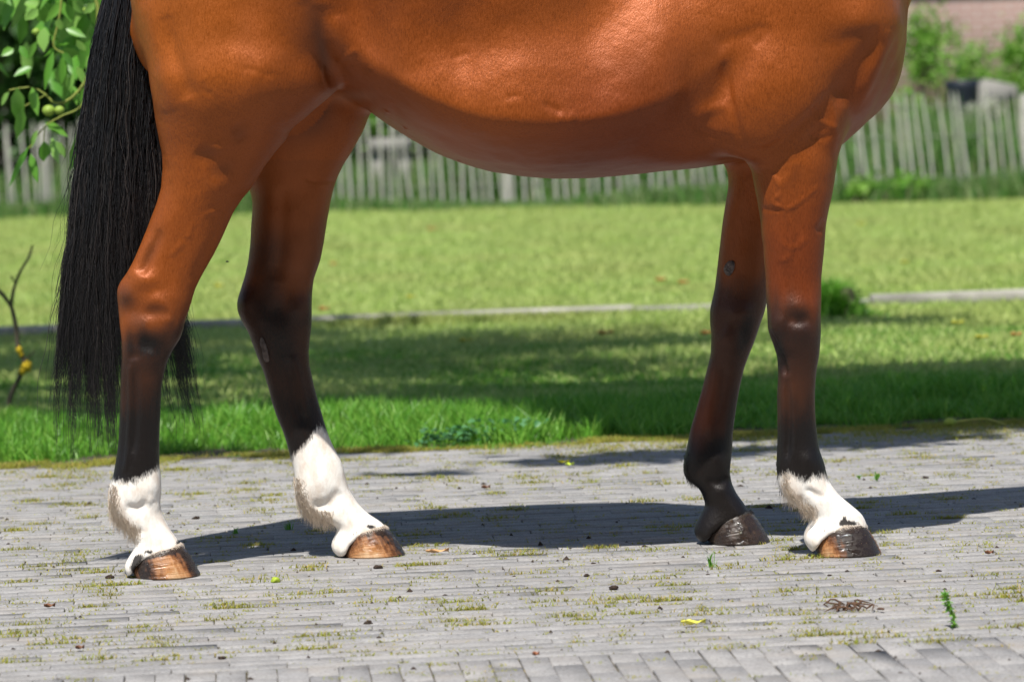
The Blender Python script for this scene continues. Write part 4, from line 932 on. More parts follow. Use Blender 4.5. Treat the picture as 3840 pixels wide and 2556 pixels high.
# ---- the drooping walnut spray in front of the hedge
def spray():
    r = np.random.default_rng(12); Y0 = 2.75; z = .574; g = Geo(); st = Geo()
    S_ = [((110,570),(120,800),110),((210,570),(240,750),80),((60,600),(0,690),50),((290,180),(280,335),105),((430,20),(480,135),60),((470,0),(560,85),90),((390,120),(390,200),70),((430,190),(555,235),70),
          ((350,330),(285,580),60),((400,350),(490,440),90),((420,340),(400,560),60),((240,270),(175,395),50),((290,800),(445,885),70),((150,700),(110,915),80),((545,820),(455,1115),80),((560,560),(525,700),55),
          ((190,950),(50,1215),50),((200,1000),(240,1185),60),((285,920),(290,1060),95),((340,900),(375,1060),75),((360,920),(430,1025),60),((250,850),(195,965),50),((420,0),(300,140),70),((620,20),(550,90),60),
          ((600,180),(625,310),70),((500,430),(565,560),60),((210,440),(90,490),70),((330,-20),(250,60),80),((600,350),(560,480),70),((480,560),(500,680),60),((500,260),(560,340),60),((250,60),(170,130),70),((540,1000),(480,1160),60),
          ((480,480),(440,600),60),((90,320),(10,360),70),((130,300),(180,380),60)]
    P, D, N, L, W = [], [], [], [], []
    for a, b, w_ in S_:
        y = Y0+r.uniform(-.08, .12); p, q = at(a[0]*z, a[1]*z, y), at(b[0]*z, b[1]*z, y+r.uniform(-.03, .03)); P.append(p); D.append(q-p); L.append(np.linalg.norm(q-p)*1.04); W.append(w_*z*pxm(y)*1.0); N.append((r.normal(0, .35), -1, .55+r.normal(0, .3)))
    V, t3, q = leaves(np.array(P), np.array(D), np.array(N), np.array(L), np.array(W), fold=.18, curl=.12); g.add(V, t3, q)
    n = 420; px = r.uniform(-260, 420, n); py = r.uniform(-500, 330, n); k = (py < 330-np.abs(px-330)*.3) & ~((px < 190) & (py > 60) & (r.random(n) < .75)); px, py = px[k], py[k]; y = r.uniform(2.9, 4.3, k.sum())
    C = np.array([at(a, b, c) for a, b, c in zip(px, py, y)]); n = len(C); D = r.normal(0, .6, (n, 3)); D[:, 2] -= .9; N = r.normal(0, .4, (n, 3)); N[:, 1] -= .6; N[:, 2] += .7
    V, t3, q = leaves(C, D, N, r.uniform(.075, .13, n), r.uniform(.04, .065, n)); g.add(V, t3, q)
    g.build("drooping_leaves", M_leafW, walnut, True)
    def stem(pts, r0, r1):
        p = smoothpath([at(a*z, b*z, Y0+.02) for a, b in pts], 20); V, q = tube(p, np.linspace(r0, r1, 20), 6); st.add(V, f4=q)
    stem([(60, 590), (200, 570), (300, 620), (350, 670), (440, 660), (540, 560), (600, 430), (640, 200), (600, -100), (300, -600)], .0018, .006)
    stem([(420, 350), (350, 300), (380, 150), (400, 0), (380, -200)], .0022, .004); stem([(190, 970), (290, 830), (400, 760), (540, 680), (600, 430)], .0018, .003)
    stem([(300, 620), (150, 700)], .0015, .002); stem([(285, 925), (290, 830)], .0015, .002); stem([(540, 820), (560, 640), (600, 430)], .0018, .002)
    e = np.array([-3.95, 4.9, 4.0]); s = at(300*z, -600*z, Y0+.02); V, q = tube(smoothpath([s, (s+e)/2+np.array([0, 0, .25]), e], 16), np.linspace(.008, .04, 16), 8); st.add(V, f4=q)
    st.build("branch", M_stem, walnut)
    Mf = simple("green_walnut", (.24, .36, .05), .2, 120, .5, .4)
    for cx, cy, rad in ((318, 722, 38), (388, 720, 30), (236, 208, 24), (560, 66, 18)):
        c = at(cx*z, cy*z, Y0-.02); rr = rad*z*pxm(Y0); th, ph = np.meshgrid(np.linspace(0, np.pi, 11), np.linspace(0, 2*np.pi, 18, endpoint=False), indexing='ij')
        u = np.stack([np.sin(th)*np.cos(ph)*1.1, np.sin(th)*np.sin(ph), np.cos(th)*.95], -1).reshape(-1, 3); V = c+rr*u*(1+.05*(vnoise(u+cx, 4)-.5)[:, None]); I = np.arange(11*18).reshape(11, 18); a = I[:-1]; b = np.roll(a, -1, 1); cc = np.roll(I[1:], -1, 1); d = I[1:]
        mesh_np("green_nut", V, np.stack([a, b, cc, d], -1).reshape(-1, 4), Mf, walnut)
spray()

# ---- chestnut paling fence
def fence():
    r = np.random.default_rng(50); gL, gR = gnd(0, 812), gnd(3840, 738); d = (gR-gL); Lf = np.linalg.norm(d); d /= Lf; pit = .095
    M_p = leafmat("weathered_paling", [(.33, .31, .275), (.44, .42, .38), (.53, .51, .465)], .85, 0, .1)
    root = empty("paling_fence", gL, "weathered grey split-paling fence along the far side of the lawn", "fence")
    n0, n1 = -64, int(Lf/pit)+60; rest = Geo(); cnt = 0; nrm = np.array([-d[1], d[0], 0])
    for i in range(n0, n1):
        b = gL+d*(i*pit+r.normal(0, .012)); u = (i*pit)/Lf
        lean = R(2.0+3*np.clip((u-.55)/.25, 0, 1)+r.normal(0, 1.8)); h = .86*r.uniform(.93, 1.05); w_ = r.uniform(.016, .025); th = r.uniform(.016, .024); V = []
        up = np.array([0, 0, 1])*math.cos(lean)-d*math.sin(lean); sd = d*math.cos(lean)+np.array([0, 0, 1])*math.sin(lean); bow = r.normal(0, .012)
        for t, k in ((-.08, 1), (.3, 1), (.6, .96), (.9, .9), (1, .25)):
            c = b+up*h*t+sd*bow*math.sin(max(t, 0)*3.1)
            for (a, e) in ((-1, -.6), (-.2, -1), (1, -.5), (.8, .7), (-.7, .8)): V.append(c+sd*a*w_/2*k*(1+r.normal(0, .05))+nrm*e*th/2*k)
        f = []
        for s in range(4):
            for j in range(5): f.append((s*5+j, s*5+(j+1) % 5, s*5+5+(j+1) % 5, s*5+5+j))
        vis = -2 <= i <= int(Lf/pit)+2
        if vis and cnt < 100: mesh_np("paling", np.array(V), np.array(f), M_p, root, False); cnt += 1
        else: rest.add(V, f4=f)
    tag(rest.build("paling", M_p, root, False), kind='stuff')
    Mw = simple("fence_wire", (.25, .24, .22), .1, 50, .5, .5)
    for hz in (.18, .50, .74):
        t = np.linspace(n0*pit, n1*pit, 500); p = gL+d*t[:, None]; p[:, 2] = hz+.004*np.sin(t*70); p[:, 1] -= .015; V, q = tube(p, .0025, 4); mesh_np("wire", V, q, Mw, root)
    for k in range(-1, 6):
        b = gL+d*(Lf*(k/4.2+.05)); b[1] += .05; p = [b+np.array([0, 0, z_]) for z_ in (-.1, .4, .78, .82)]; V, q = tube(p, [.03, .03, .028, .012], 10); mesh_np("post", V, q, M_p, root)
    return gL, gR
gL, gR = fence()
fy = lambda x: gL[1]+(gR[1]-gL[1])*(x-gL[0])/(gR[0]-gL[0])
# ---- grass growing at the fence foot, tall garden growth behind it
M_tall = leafmat("tall_grass", [(.045, .15, .025), (.12, .28, .05), (.38, .40, .22)], .6, .45, .25)
def growth():
    r = np.random.default_rng(9)
    n = 30000; x = r.uniform(-7.5, 8, n); y = fy(x)+r.normal(-.05, .16, n); cl = vnoise(np.stack([x, x*0, x*0], 1), .9); h = (.09+.30*cl**2)*r.uniform(.5, 1.2, n)
    tag(grass("fence_foot_grass", np.stack([x, y, np.full(n, -.03)], 1), h, r.uniform(.008, .018, n), r.uniform(.1, .7, n), M_tall, r), kind='stuff', label="uncut grass growing along the foot of the fence", cat="grass")
    n = 42000; x = r.uniform(-8, 9, n); y = fy(x)+.7+r.random(n)**1.1*4; cl = vnoise(np.stack([x, y*.4, x*0], 1), 1.1); h = (.22+.72*cl)*r.uniform(.5, 1.15, n)
    tag(grass("garden_growth", np.stack([x, y, np.full(n, -.03)], 1), h, r.uniform(.012, .03, n), r.uniform(.1, .6, n), M_tall, r), kind='stuff', label="tall mixed green growth in the garden behind the fence", cat="plants")
growth()
def bush(name, c, rad, n, mat, lab, cat="shrub", ll=.06, lw=.035, seed=1, clumps=14, stems=5, shell=.35):
    r = np.random.default_rng(seed); t = empty(name, (c[0], c[1], 0), lab, cat); rad = np.array(rad)
    q = r.normal(0, 1, (clumps, 3)); q /= np.linalg.norm(q, axis=1, keepdims=True); cc = np.array(c)+q*rad*r.uniform(.25, .85, (clumps, 1)); cc[:, 2] = np.maximum(cc[:, 2], .1)
    k = r.integers(0, clumps, n); s = r.uniform(.16, .36, clumps)*rad.mean()
    P = cc[k]+r.normal(0, 1, (n, 3))*s[k][:, None]; P[:, 2] = np.abs(P[:, 2])
    V, t3, q4 = rleaves(P, r, ll, lw); g = Geo(); g.add(V, t3, q4); g.build("crown", mat, t, False)
    g = Geo()
    for j in range(max(stems, clumps)):
        b = np.array([c[0]+r.normal(0, .05), c[1]+r.normal(0, .05), -.03]); e = cc[j % clumps]; V, q4 = tube(smoothpath([b, (b+e)/2+r.normal(0, .06, 3), e], 8), np.linspace(.014, .004, 8), 5); g.add(V, f4=q4)
    g.build("stem", M_bark, t); return t
def bpx(px, py, Y): return at(px, py, Y)
bush("shrub", bpx(3480, 200, 27.2), (.30, .3, .42), 1300, M_shrub, "bright green shrub nearest the horse's chest, in front of the brick wall", seed=2)
bush("shrub", bpx(3640, 300, 26.6), (.22, .3, .42), 800, M_shrub, "low light green shrub between the two taller ones, in front of the brick wall", seed=3)
bush("shrub", bpx(3820, 260, 27.0), (.42, .35, .40), 1700, M_shrub, "larger shrub at the right edge of the picture, in front of the brick wall", seed=4)
bush("shrub", bpx(3440, 420, 26.0), (.25, .25, .3), 700, M_shrub, "small shrub just behind the fence beside the horse's chest", seed=5)
bush("shrub", bpx(1480, 450, 26.6), (.5, .4, .45), 1500, M_shrub, "green shrub behind the fence, seen under the flank between the hind leg and belly", seed=6)
bush("shrub", bpx(2100, 380, 27.5), (.9, .5, .5), 2200, M_shrub, "wide shrub behind the fence, hidden by the horse's belly", seed=7)
bush("flowering_shrub", bpx(3690, 440, 25.3), (.20, .2, .22), 260, leafmat("white_petals", [(.62, .60, .52), (.5, .5, .42), (.3, .36, .2)], .6, .3), "white flowering plant close behind the fence at the right", cat="flowers", ll=.05, lw=.04, seed=8)
bush("flowering_shrub", bpx(3560, 600, 25.0), (.30, .2, .22), 300, leafmat("yellow_petals", [(.45, .42, .12), (.4, .42, .15), (.2, .3, .1)], .6, .3), "pale yellow flowering plant low behind the fence at the right", cat="flowers", ll=.045, lw=.03, seed=18)
bush("fence_weed", bpx(3420, 735, 21.9), (.32, .15, .07), 420, M_shrub, "low leafy weeds at the foot of the fence on the right", cat="weeds", ll=.06, lw=.045, seed=9)
bush("fence_weed", bpx(3250, 740, 22.0), (.22, .15, .06), 260, M_shrub, "small patch of weeds at the fence foot beside the near foreleg", cat="weeds", ll=.06, lw=.045, seed=10)
# ---- hedge at the left, far trees
def hedge():
    r = np.random.default_rng(60); t = empty("hedge", (-6, 27.5, 0), "tall dark green hedge behind the fence at the left", "hedge"); n = 26000
    P = np.stack([r.uniform(-12, 1.0, n), 26.6+r.random(n)**2*1.6, r.uniform(.55, 4.0, n)], 1); k = vnoise(P, 1.6)+.5*vnoise(P, 4) > .52; P = P[k]
    P[:, 1] -= (vnoise(P, 1.1)-.5)*.9; V, t3, q = rleaves(P, r, .14, .085); g = Geo(); g.add(V, t3, q); g.build("crown", M_hedge, t, False)
    g = Geo()
    for x in np.arange(-12, 1.1, .45):
        V, q = tube(smoothpath([(x, 27.6, -.05), (x+r.normal(0, .1), 27.5, 1.5), (x+r.normal(0, .2), 27.4, 3.6)], 10), np.linspace(.07, .02, 10), 7); g.add(V, f4=q)
    g.build("trunk", M_bark, t)
    # dense inside of the hedge
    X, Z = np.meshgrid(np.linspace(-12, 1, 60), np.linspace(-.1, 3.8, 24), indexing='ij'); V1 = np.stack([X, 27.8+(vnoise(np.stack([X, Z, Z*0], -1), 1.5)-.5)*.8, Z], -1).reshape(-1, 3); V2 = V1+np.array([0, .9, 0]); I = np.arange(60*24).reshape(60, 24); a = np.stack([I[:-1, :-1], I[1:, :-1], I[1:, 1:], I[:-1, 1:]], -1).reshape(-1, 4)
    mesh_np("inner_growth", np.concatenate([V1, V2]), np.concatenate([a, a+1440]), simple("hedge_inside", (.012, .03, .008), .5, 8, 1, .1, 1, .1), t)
hedge()
def treeline():
    r = np.random.default_rng(61); g = Geo()
    C = np.stack([np.linspace(-95, 95, 44)+r.normal(0, 1, 44), r.uniform(62, 75, 44), r.uniform(3, 5, 44)], 1); k = r.integers(0, 44, 22000); q = r.normal(0, 1, (22000, 3)); q /= np.linalg.norm(q, axis=1, keepdims=True)
    P = C[k]+q*np.array([3.6, 2.6, 4.2])*r.uniform(.6, 1, (22000, 1)); P[:, 2] = np.abs(P[:, 2]); V, t3, q4 = rleaves(P, r, .9, .6); g.add(V, t3, q4)
    tag(g.build("distant_trees", M_hedge, None, False), kind='stuff', label="belt of trees far behind the garden", cat="trees")
treeline()
# ---- brick building
def boxg(g, x0, x1, y0, y1, z0, z1):
    V = [(x, y, z) for z in (z0, z1) for y in (y0, y1) for x in (x0, x1)]; g.add(V, f4=[(0, 2, 3, 1), (4, 5, 7, 6), (0, 1, 5, 4), (2, 6, 7, 3), (0, 4, 6, 2), (1, 3, 7, 5)])
def building(name, x0, x1, y0, y1, h, lab, mat, roofh=2.0, over=.35):
    b = empty(name, ((x0+x1)/2, (y0+y1)/2, 0), lab, "building"); g = Geo(); boxg(g, x0, x1, y0, y1, -.1, h); g.build("wall", mat, b, False)
    g = Geo(); ym = (y0+y1)/2; V = [(x, y, z) for x in (x0-over, x1+over) for (y, z) in ((y0-over, h-.08), (ym, h+roofh), (y1+over, h-.08), (y1+over, h+.02), (ym, h+roofh+.14), (y0-over, h+.02))]
    g.add(V, f4=[(0, 1, 7, 6), (1, 2, 8, 7), (2, 3, 9, 8), (3, 4, 10, 9), (4, 5, 11, 10), (5, 0, 6, 11), (0, 5, 4, 1), (1, 4, 3, 2), (6, 7, 10, 11), (7, 8, 9, 10)]); g.build("roof", simple("roof_tiles", (.10, .06, .05), .3, 12, .8), b, False)
    return b
def mat_wall():
    t = NT("pink_brick"); tc = t.n("TexCoord"); mp = t.n("Mapping"); mp.inputs["Rotation"].default_value = (R(90), 0, 0); t.l(tc.outputs["Object"], mp.inputs[0])
    b = t.n("TexBrick"); b.inputs["Scale"].default_value = 1; b.inputs["Brick Width"].default_value = .22; b.inputs["Row Height"].default_value = .065; b.inputs["Mortar Size"].default_value = .009
    b.inputs["Color1"].default_value = (.32, .20, .175, 1); b.inputs["Color2"].default_value = (.27, .165, .15, 1); b.inputs["Mortar"].default_value = (.37, .31, .285, 1); t.l(mp.outputs[0], b.inputs[0])
    n = t.noise(t.coord(), 1.2, 4); t.set(Base_Color=t.mixc(1, b.outputs[0], t.ramp(n, [(.3, (.85, .85, .87)), (.7, (1.1, 1.08, 1.05))]), 'MULTIPLY'), Roughness=.9); return t.m
building("brick_house", 1.6, 16, 30.0, 37, 2.5, "low pinkish brick building behind the garden shrubs at the right", mat_wall())
bq = building("added_barn", -13, 13, -26, -18, 4.2, "dark timber barn added unseen behind the photographer to cut the fill light", simple("dark_boards", (.06, .045, .035), .3, 10, .8, .2, .6, .01, (1, 1, .1)), 2.6)  # barn added behind the camera, unseen, to block fill from that side
M_door = simple("green_door", (.04, .09, .05), .2, 20)
for x in (-8, -2.5, 3, 8.5): g = Geo(); boxg(g, x, x+1.3, -18.03, -17.97, -.05, 2.3); g.build("added_barn_door", M_door, bq, False)
def added_screen_tree(tx, ty, c, rad, seed, lab):  # trees added out of view: they dim sky fill and ground bounce
    r = np.random.default_rng(seed); t = empty("added_screen_tree", (tx, ty, 0), lab, "tree"); q = r.normal(0, 1, (9000, 3)); q /= np.linalg.norm(q, axis=1, keepdims=True); P = np.array(c)+q*np.array(rad)*r.uniform(.45, 1, (9000, 1))
    V, t3, q4 = rleaves(P, r, .34, .22); g = Geo(); g.add(V, t3, q4); g.build("crown", M_hedge, t, False); tr = smoothpath([(tx, ty, -.1), (tx+.1, ty, 2.5), (tx-.1, ty, 4.2), c], 20); g = Geo(); V, q4 = tube(tr, np.linspace(.32, .08, 20), 14); V += (vnoise(V, 5)-.5)[:, None]*.05; g.add(V, f4=q4); g.build("trunk", M_bark, t); g = Geo()
    for e in P[:26]: V, q4 = tube(smoothpath([tr[12], (tr[12]+e)/2+np.array([0, 0, .4]), e], 10), np.linspace(.09, .02, 10), 7); g.add(V, f4=q4)
    g.build("limb", M_bark, t)
added_screen_tree(-4.5, -11.5, (-3.5, -11.2, 6.4), (4.6, 3.6, 2.5), 5, "large tree added unseen behind the photographer to cut the fill light, left of the other"); added_screen_tree(4.8, -11.8, (4.2, -11.2, 6.6), (4.6, 3.6, 2.6), 6, "large tree added unseen behind the photographer to cut the fill light, right of the other")
# pale slab bench and dark tub behind the fence
def gardenbits():
    Mst = simple("pale_stone", (.22, .21, .19), .15, 12, .85)
    c = at(1460, 548, 25.4); t = empty("stone_bench", (c[0], c[1], 0), "pale bench-like slab standing behind the fence, seen between hind leg and belly", "bench"); g = Geo(); boxg(g, c[0]-.16, c[0]+.20, c[1]-.2, c[1]+.2, c[2]-.05, c[2]+.07); g.build("seat", Mst, t, False)
    for s in (-.10, .14): g = Geo(); boxg(g, c[0]+s-.05, c[0]+s+.05, c[1]-.16, c[1]+.16, -.03, c[2]-.052); g.build("leg", Mst, t, False)
    c = at(3610, 325, 25.9); tb = empty("garden_tub", (c[0], c[1], 0), "dark tub showing just above the fence among the shrubs", "tub")
    p = [(c[0], c[1], z_) for z_ in (0, c[2]*.5, c[2]-.02, c[2]+.05, c[2]+.06)]; V, q = tube(p, [.13, .15, .16, .17, .15], 24); mesh_np("tub_wall", V, q, simple("dark_plastic", (.015, .02, .028), .2, 20, .4), tb)
    p = [(c[0], c[1], z_) for z_ in (c[2]-.01, c[2]+.0, c[2]+.03, c[2]+.045)]; V, q = tube(p, [.14, .14, .09, .001], 24); mesh_np("soil", V, q, M_sand, tb)
    c = at(3700, 320, 25.6); g = Geo(); x, y = c[0], c[1]; z1 = c[2]+.04
    V = [(x-.07, y, -.03), (x+.05, y, -.03), (x+.05, y, z1-.2), (x+.30, y+.02, z1-.16), (x+.27, y+.02, z1-.05), (x-.02, y, z1+.02), (x-.07, y, z1-.02)]; V2 = [(a, b+.05, c_) for a, b, c_ in V]
    n = 7; fs = [(i, (i+1) % n, n+(i+1) % n, n+i) for i in range(n)]; bm_v = np.array(V+V2); ctr = [(0, 1, 2, 6), (6, 2, 5, 5)]
    o = mesh_np("weathered_post", bm_v, [np.array(fs), np.array([(0, 6, 2), (0, 2, 1), (6, 5, 2), (5, 4, 2), (4, 3, 2), (7, 9, 13), (7, 8, 9), (13, 9, 12), (12, 9, 11), (11, 9, 10)])], Mst, None, False)
    tag(o, "pale weathered post with a slanting rail end rising above the fence", "post")
gardenbits()
# ---- pale kerb strip across the lawn
def kerb():
    a, b = gnd(-300, 1262), gnd(4140, 1105); d = b-a; Lf = np.linalg.norm(d); d /= Lf; nn_ = np.array([-d[1], d[0], 0]); Mk = simple("pale_kerb", (.33, .315, .28), .25, 9, .85, .2, .6, .004)
    root = empty("lawn_kerb", (a+b)/2, "pale narrow concrete edging running across the lawn, half sunk in grass", "edging"); r = np.random.default_rng(2); n = int(Lf/.98)
    for i in range(n):
        p0, p1 = a+d*(i*Lf/n+.004), a+d*((i+1)*Lf/n-.004); zt = .030+r.normal(0, .004); V = []
        for p in (p0, p1):
            for (o_, z) in ((-.035, -.05), (-.035, zt-.008), (-.027, zt), (.027, zt), (.035, zt-.008), (.035, -.05)): V.append(p+nn_*o_+np.array([0, 0, z]))
        f = [(j, (j+1) % 6, 6+(j+1) % 6, 6+j) for j in range(6)]; mesh_np("edging_slab", np.array(V), [np.array(f), np.array([(0, 1, 2, 3), (0, 3, 4, 5), (6, 9, 8, 7), (6, 11, 10, 9)])], Mk, root, False)
    n = 30000; t = r.random(n)*Lf; off = np.where(r.random(n) < .5, -.05-np.abs(r.normal(0, .035, n)), .05+np.abs(r.normal(0, .04, n))); P = a+d*t[:, None]+nn_*off[:, None]; P[:, 2] = -.03; cl = vnoise(P, 2.2)
    hb = .022+.075*np.clip(cl-.35, 0, 1); gap = (P[:, 0] > -.5)
    tag(grass("kerb_grass", P, hb*r.uniform(.6, 1.3, n), r.uniform(.006, .011, n), r.uniform(.1, .6, n), G2, r), kind='stuff', label="longer lawn grass growing against the pale edging", cat="grass")
kerb()
# clump with a stub on the lawn right of the forelegs
c = gnd(3150, 1175); r = np.random.default_rng(90); n = 2600; P = np.stack([c[0]+r.normal(0, .085, n), c[1]+r.normal(0, .05, n), np.full(n, -.03)], 1)
hh = .16*np.exp(-((P[:, 0]-c[0]+.05)/.12)**2)*r.uniform(.5, 1.2, n)+.03; tuft = empty("grass_tussock", (c[0], c[1], 0), "rough grass tussock round a dark stub on the lawn, right of the near foreleg", "tussock")
gg = Geo(); V, t3, t4 = blades(P, hh, r.uniform(.006, .011, n), r.uniform(.1, .8, n), r); gg.add(V, t3, t4); gg.build("grass_clump", G1, tuft, False)
V, q = tube([(c[0]+.03, c[1]-.06, -.03), (c[0]+.035, c[1]-.06, .04), (c[0]+.025, c[1]-.055, .10), (c[0]+.02, c[1]-.05, .112)], [.035, .032, .028, .004], 10); V += (vnoise(V, 30)-.5)[:, None]*.01; mesh_np("stub", V, q, simple("old_wood", (.10, .07, .06), .4, 40, .9), tuft)
# dead twig standing in the grass at the left
def twig():
    Y = gnd(30, 1530)[1]; t = empty("lichen_twig", gnd(30, 1530), "bare dead twig with yellow lichen standing in the grass at the left edge", "twig"); Mt = simple("twig_bark", (.10, .085, .06), .4, 60, .9); Ml = simple("yellow_lichen", (.62, .44, .03), .3, 90, .9, .2, 1, .004)
    g = Geo()
    def br(pts, r0, r1): V, q = tube(smoothpath([at(a, b, Y) for a, b in pts], 22), np.linspace(r0, r1, 22), 8); V += (vnoise(V, 80)-.5)[:, None]*.004; g.add(V, f4=q)
    br([(30, 1545), (40, 1480), (70, 1420), (92, 1360), (70, 1310), (60, 1230), (45, 1160), (20, 1115), (-40, 1060)], .009, .006); br([(42, 1150), (50, 1090), (75, 1020), (105, 970), (122, 920)], .006, .0035); br([(60, 1070), (40, 1035)], .003, .002); br([(92, 1350), (130, 1318)], .004, .0015)
    g.build("bark", Mt, t)
    for cx, cy, rr in ((72, 1312, 13), (80, 1330, 9), (100, 1372, 18), (84, 1392, 13), (108, 1385, 9)):
        c = at(cx, cy, Y-.006); th, ph = np.meshgrid(np.linspace(0, np.pi, 9), np.linspace(0, 2*np.pi, 14, endpoint=False), indexing='ij'); u = np.stack([np.sin(th)*np.cos(ph), np.sin(th)*np.sin(ph), np.cos(th)], -1).reshape(-1, 3)
        V = c+rr*pxm(Y)*u*(.7+.7*vnoise(u*1.3+cx, 2.5))[:, None]; I = np.arange(9*14).reshape(9, 14); a = I[:-1]; b = np.roll(a, -1, 1); cc = np.roll(I[1:], -1, 1); d = I[1:]; mesh_np("lichen", V, np.stack([a, b, cc, d], -1).reshape(-1, 4), Ml, t)
twig()
# ================================================================== SMALL THINGS ON THE GROUND
def fallen(px, py, L, W, ang, col, lab, grp, z=.004, onlawn=False, seed=0, cat="leaf"):
    r = np.random.default_rng(seed+int(px)); g0 = gnd(px, py, .03 if onlawn else 0); K = 9; a = R(ang); V = []
    for i in range(K):
        t = i/(K-1)-.5; w_ = W/2*math.sin(math.pi*min(1, (t+.52)*.96))**.8
        for s in (-1, -.5, 0, .5, 1):
            X, Y_ = t*L, s*w_; V.append((g0[0]+X*math.cos(a)-Y_*math.sin(a), g0[1]+X*math.sin(a)+Y_*math.cos(a), z+(.035 if onlawn else 0)+abs(s)*W*.22+.12*L*abs(t)**1.5+.003*math.sin(t*9+s*3+seed)+.003))
    I = np.arange(K*5).reshape(K, 5); q = np.stack([I[:-1, :-1], I[1:, :-1], I[1:, 1:], I[:-1, 1:]], -1).reshape(-1, 4)
    key = "fallen_leaf_%.2f_%.2f" % (col[0], col[1]); mt = bpy.data.materials.get(key) or simple(key, col, .2, 60, .6, .35)
    o = mesh_np("fallen_leaf", np.array(V), q, mt); so = o.modifiers.new("thickness", 'SOLIDIFY'); so.thickness = .0006; return tag(o, lab, cat, grp)
YE, OR_, BRN, LG = (.62, .56, .07), (.62, .27, .09), (.16, .07, .035), (.42, .52, .12)
fallen(2600, 2347, .046, .012, -3, (.72, .68, .10), "long yellow leaf lying on the paving in the middle foreground", "leaves on the paving")
fallen(1640, 2078, .05, .008, 4, (.52, .30, .14), "thin tan leaf lying on the paving right of the far hind hoof", "leaves on the paving")
fallen(2112, 1742, .036, .014, -32, (.66, .60, .03), "yellow leaf at the grass edge between the hind and fore legs", "leaves on the paving"); fallen(2135, 1752, .024, .016, -20, (.40, .52, .04), "lime green leaf tip beside the yellow leaf at the grass edge", "leaves on the paving")
fallen(1822, 1836, .022, .012, 10, BRN, "small dark reddish leaf on the paving below the lawn edge", "leaves on the paving"); fallen(186, 2283, .022, .009, 0, BRN, "brown leaf scrap on the paving at the left edge", "leaves on the paving")
fallen(300, 2440, .016, .007, 0, BRN, "dark curled leaf scrap in the lower left foreground", "leaves on the paving"); fallen(2010, 2464, .012, .006, 0, (.25, .09, .04), "rust red leaf scrap at the bottom middle of the paving", "leaves on the paving")
fallen(3710, 2083, .018, .009, 0, BRN, "brown leaf scrap on the paving right of the near fore hoof", "leaves on the paving")
for (px, py, L, W, a, c_, lab) in ((2270, 1263, .062, .05, 10, OR_, "bright orange leaf lying in the dappled shade, middle of the lawn"), (2650, 1263, .05, .045, 0, OR_, "orange leaf on the lawn just left of the far foreleg's knee"), (2477, 1062, .05, .06, 0, OR_, "left one of two orange leaves in front of the kerb, under the chest"),
    (2562, 1072, .05, .06, 0, OR_, "right one of two orange leaves in front of the kerb, under the chest"), (1215, 1172, .05, .05, 0, OR_, "orange leaf at the kerb beside the far hock"), (1540, 1125, .05, .04, 0, YE, "yellow leaf on the sunlit lawn above the kerb, right of the far hock"), (1250, 1000, .05, .05, 0, OR_, "pale orange leaf on the sunlit lawn beside the far gaskin"),
    (3392, 995, .04, .05, 0, YE, "pale yellow leaf on the sunlit lawn right of the foreleg"), (3680, 1280, .05, .04, 0, YE, "yellow leaf on the lawn at the right, in front of the kerb"), (3590, 1225, .05, .04, 0, YE, "smaller yellow leaf on the lawn right of the tussock"), (1745, 1290, .045, .04, 0, YE, "dull yellow leaf in the dappled shade behind the hind legs"),
    (3230, 850, .05, .06, 0, YE, "pale leaf on the far lawn near the fence"), (820, 1085, .05, .06, 0, YE, "pale leaf on the lawn between the two hind legs"), (3840-30, 1270, .04, .04, 0, OR_, "orange leaf on the lawn at the right picture edge"), (1620, 868, .07, .06, 0, OR_, "faded pinkish leaf far back on the lawn under the belly")):
    fallen(px, py, L, W, a, c_, lab, "leaves on the lawn", onlawn=True)
# crumbs of soil and droppings
def lump(px, py, rad, lab, cat, mat, seed, sq=.6, name="soil_crumb", grp=None):
    g0 = gnd(px, py); th, ph = np.meshgrid(np.linspace(0, np.pi, 11), np.linspace(0, 2*np.pi, 16, endpoint=False), indexing='ij'); u = np.stack([np.sin(th)*np.cos(ph), np.sin(th)*np.sin(ph), np.cos(th)], -1).reshape(-1, 3)
    k = .65+.8*vnoise(u+seed*3.1, 1.9)+.25*vnoise(u+seed, 6); V = u*rad*k[:, None]*np.array([1.15, 1, sq]); V[:, 2] += rad*sq*.75; V[:, 2] = np.maximum(V[:, 2], -.001); V += np.array([g0[0], g0[1], 0]); I = np.arange(11*16).reshape(11, 16); a = I[:-1]; b = np.roll(a, -1, 1); c = np.roll(I[1:], -1, 1); d = I[1:]
    return tag(mesh_np(name, V, np.stack([a, b, c, d], -1).reshape(-1, 4), mat), lab, cat, grp)
M_crumb = simple("dark_soil", (.055, .040, .032), .5, 160, .95, .1, 1, .003); M_st = simple("grey_stone", (.17, .15, .13), .3, 90, .8)
GR = "dark crumbs on the paving"
for i, (px, py, rd, lab) in enumerate(((736, 1946, .0085, "dark round crumb on the paving behind the near hind fetlock"), (1418, 2131, .0095, "dark rounded pebble just below the far hind hoof"), (2302, 2208, .009, "dark peaked crumb in the centre right of the paving"), (1380, 2340, .009, "dark crumb among moss in the lower middle left"),
    (410, 2168, .009, "dark crumb left of the near hind hoof"), (832, 2470, .007, "dark crumb at the bottom left of the paving"), (2200, 2160, .006, "small dark crumb below the middle of the horse's shadow"), (3520, 2144, .006, "dark crumb right of the near fore hoof, towards the picture edge"), (3110, 2158, .004, "tiny black crumb right below the near fore hoof"), (3265, 1829, .004, "tiny dark crumb on the paving above the near fore hoof"), (3470, 1793, .007, "brownish crumb on the paving at the right"))):
    lump(px, py, rd*.75, lab, "crumb", M_crumb, i+1, grp=GR)
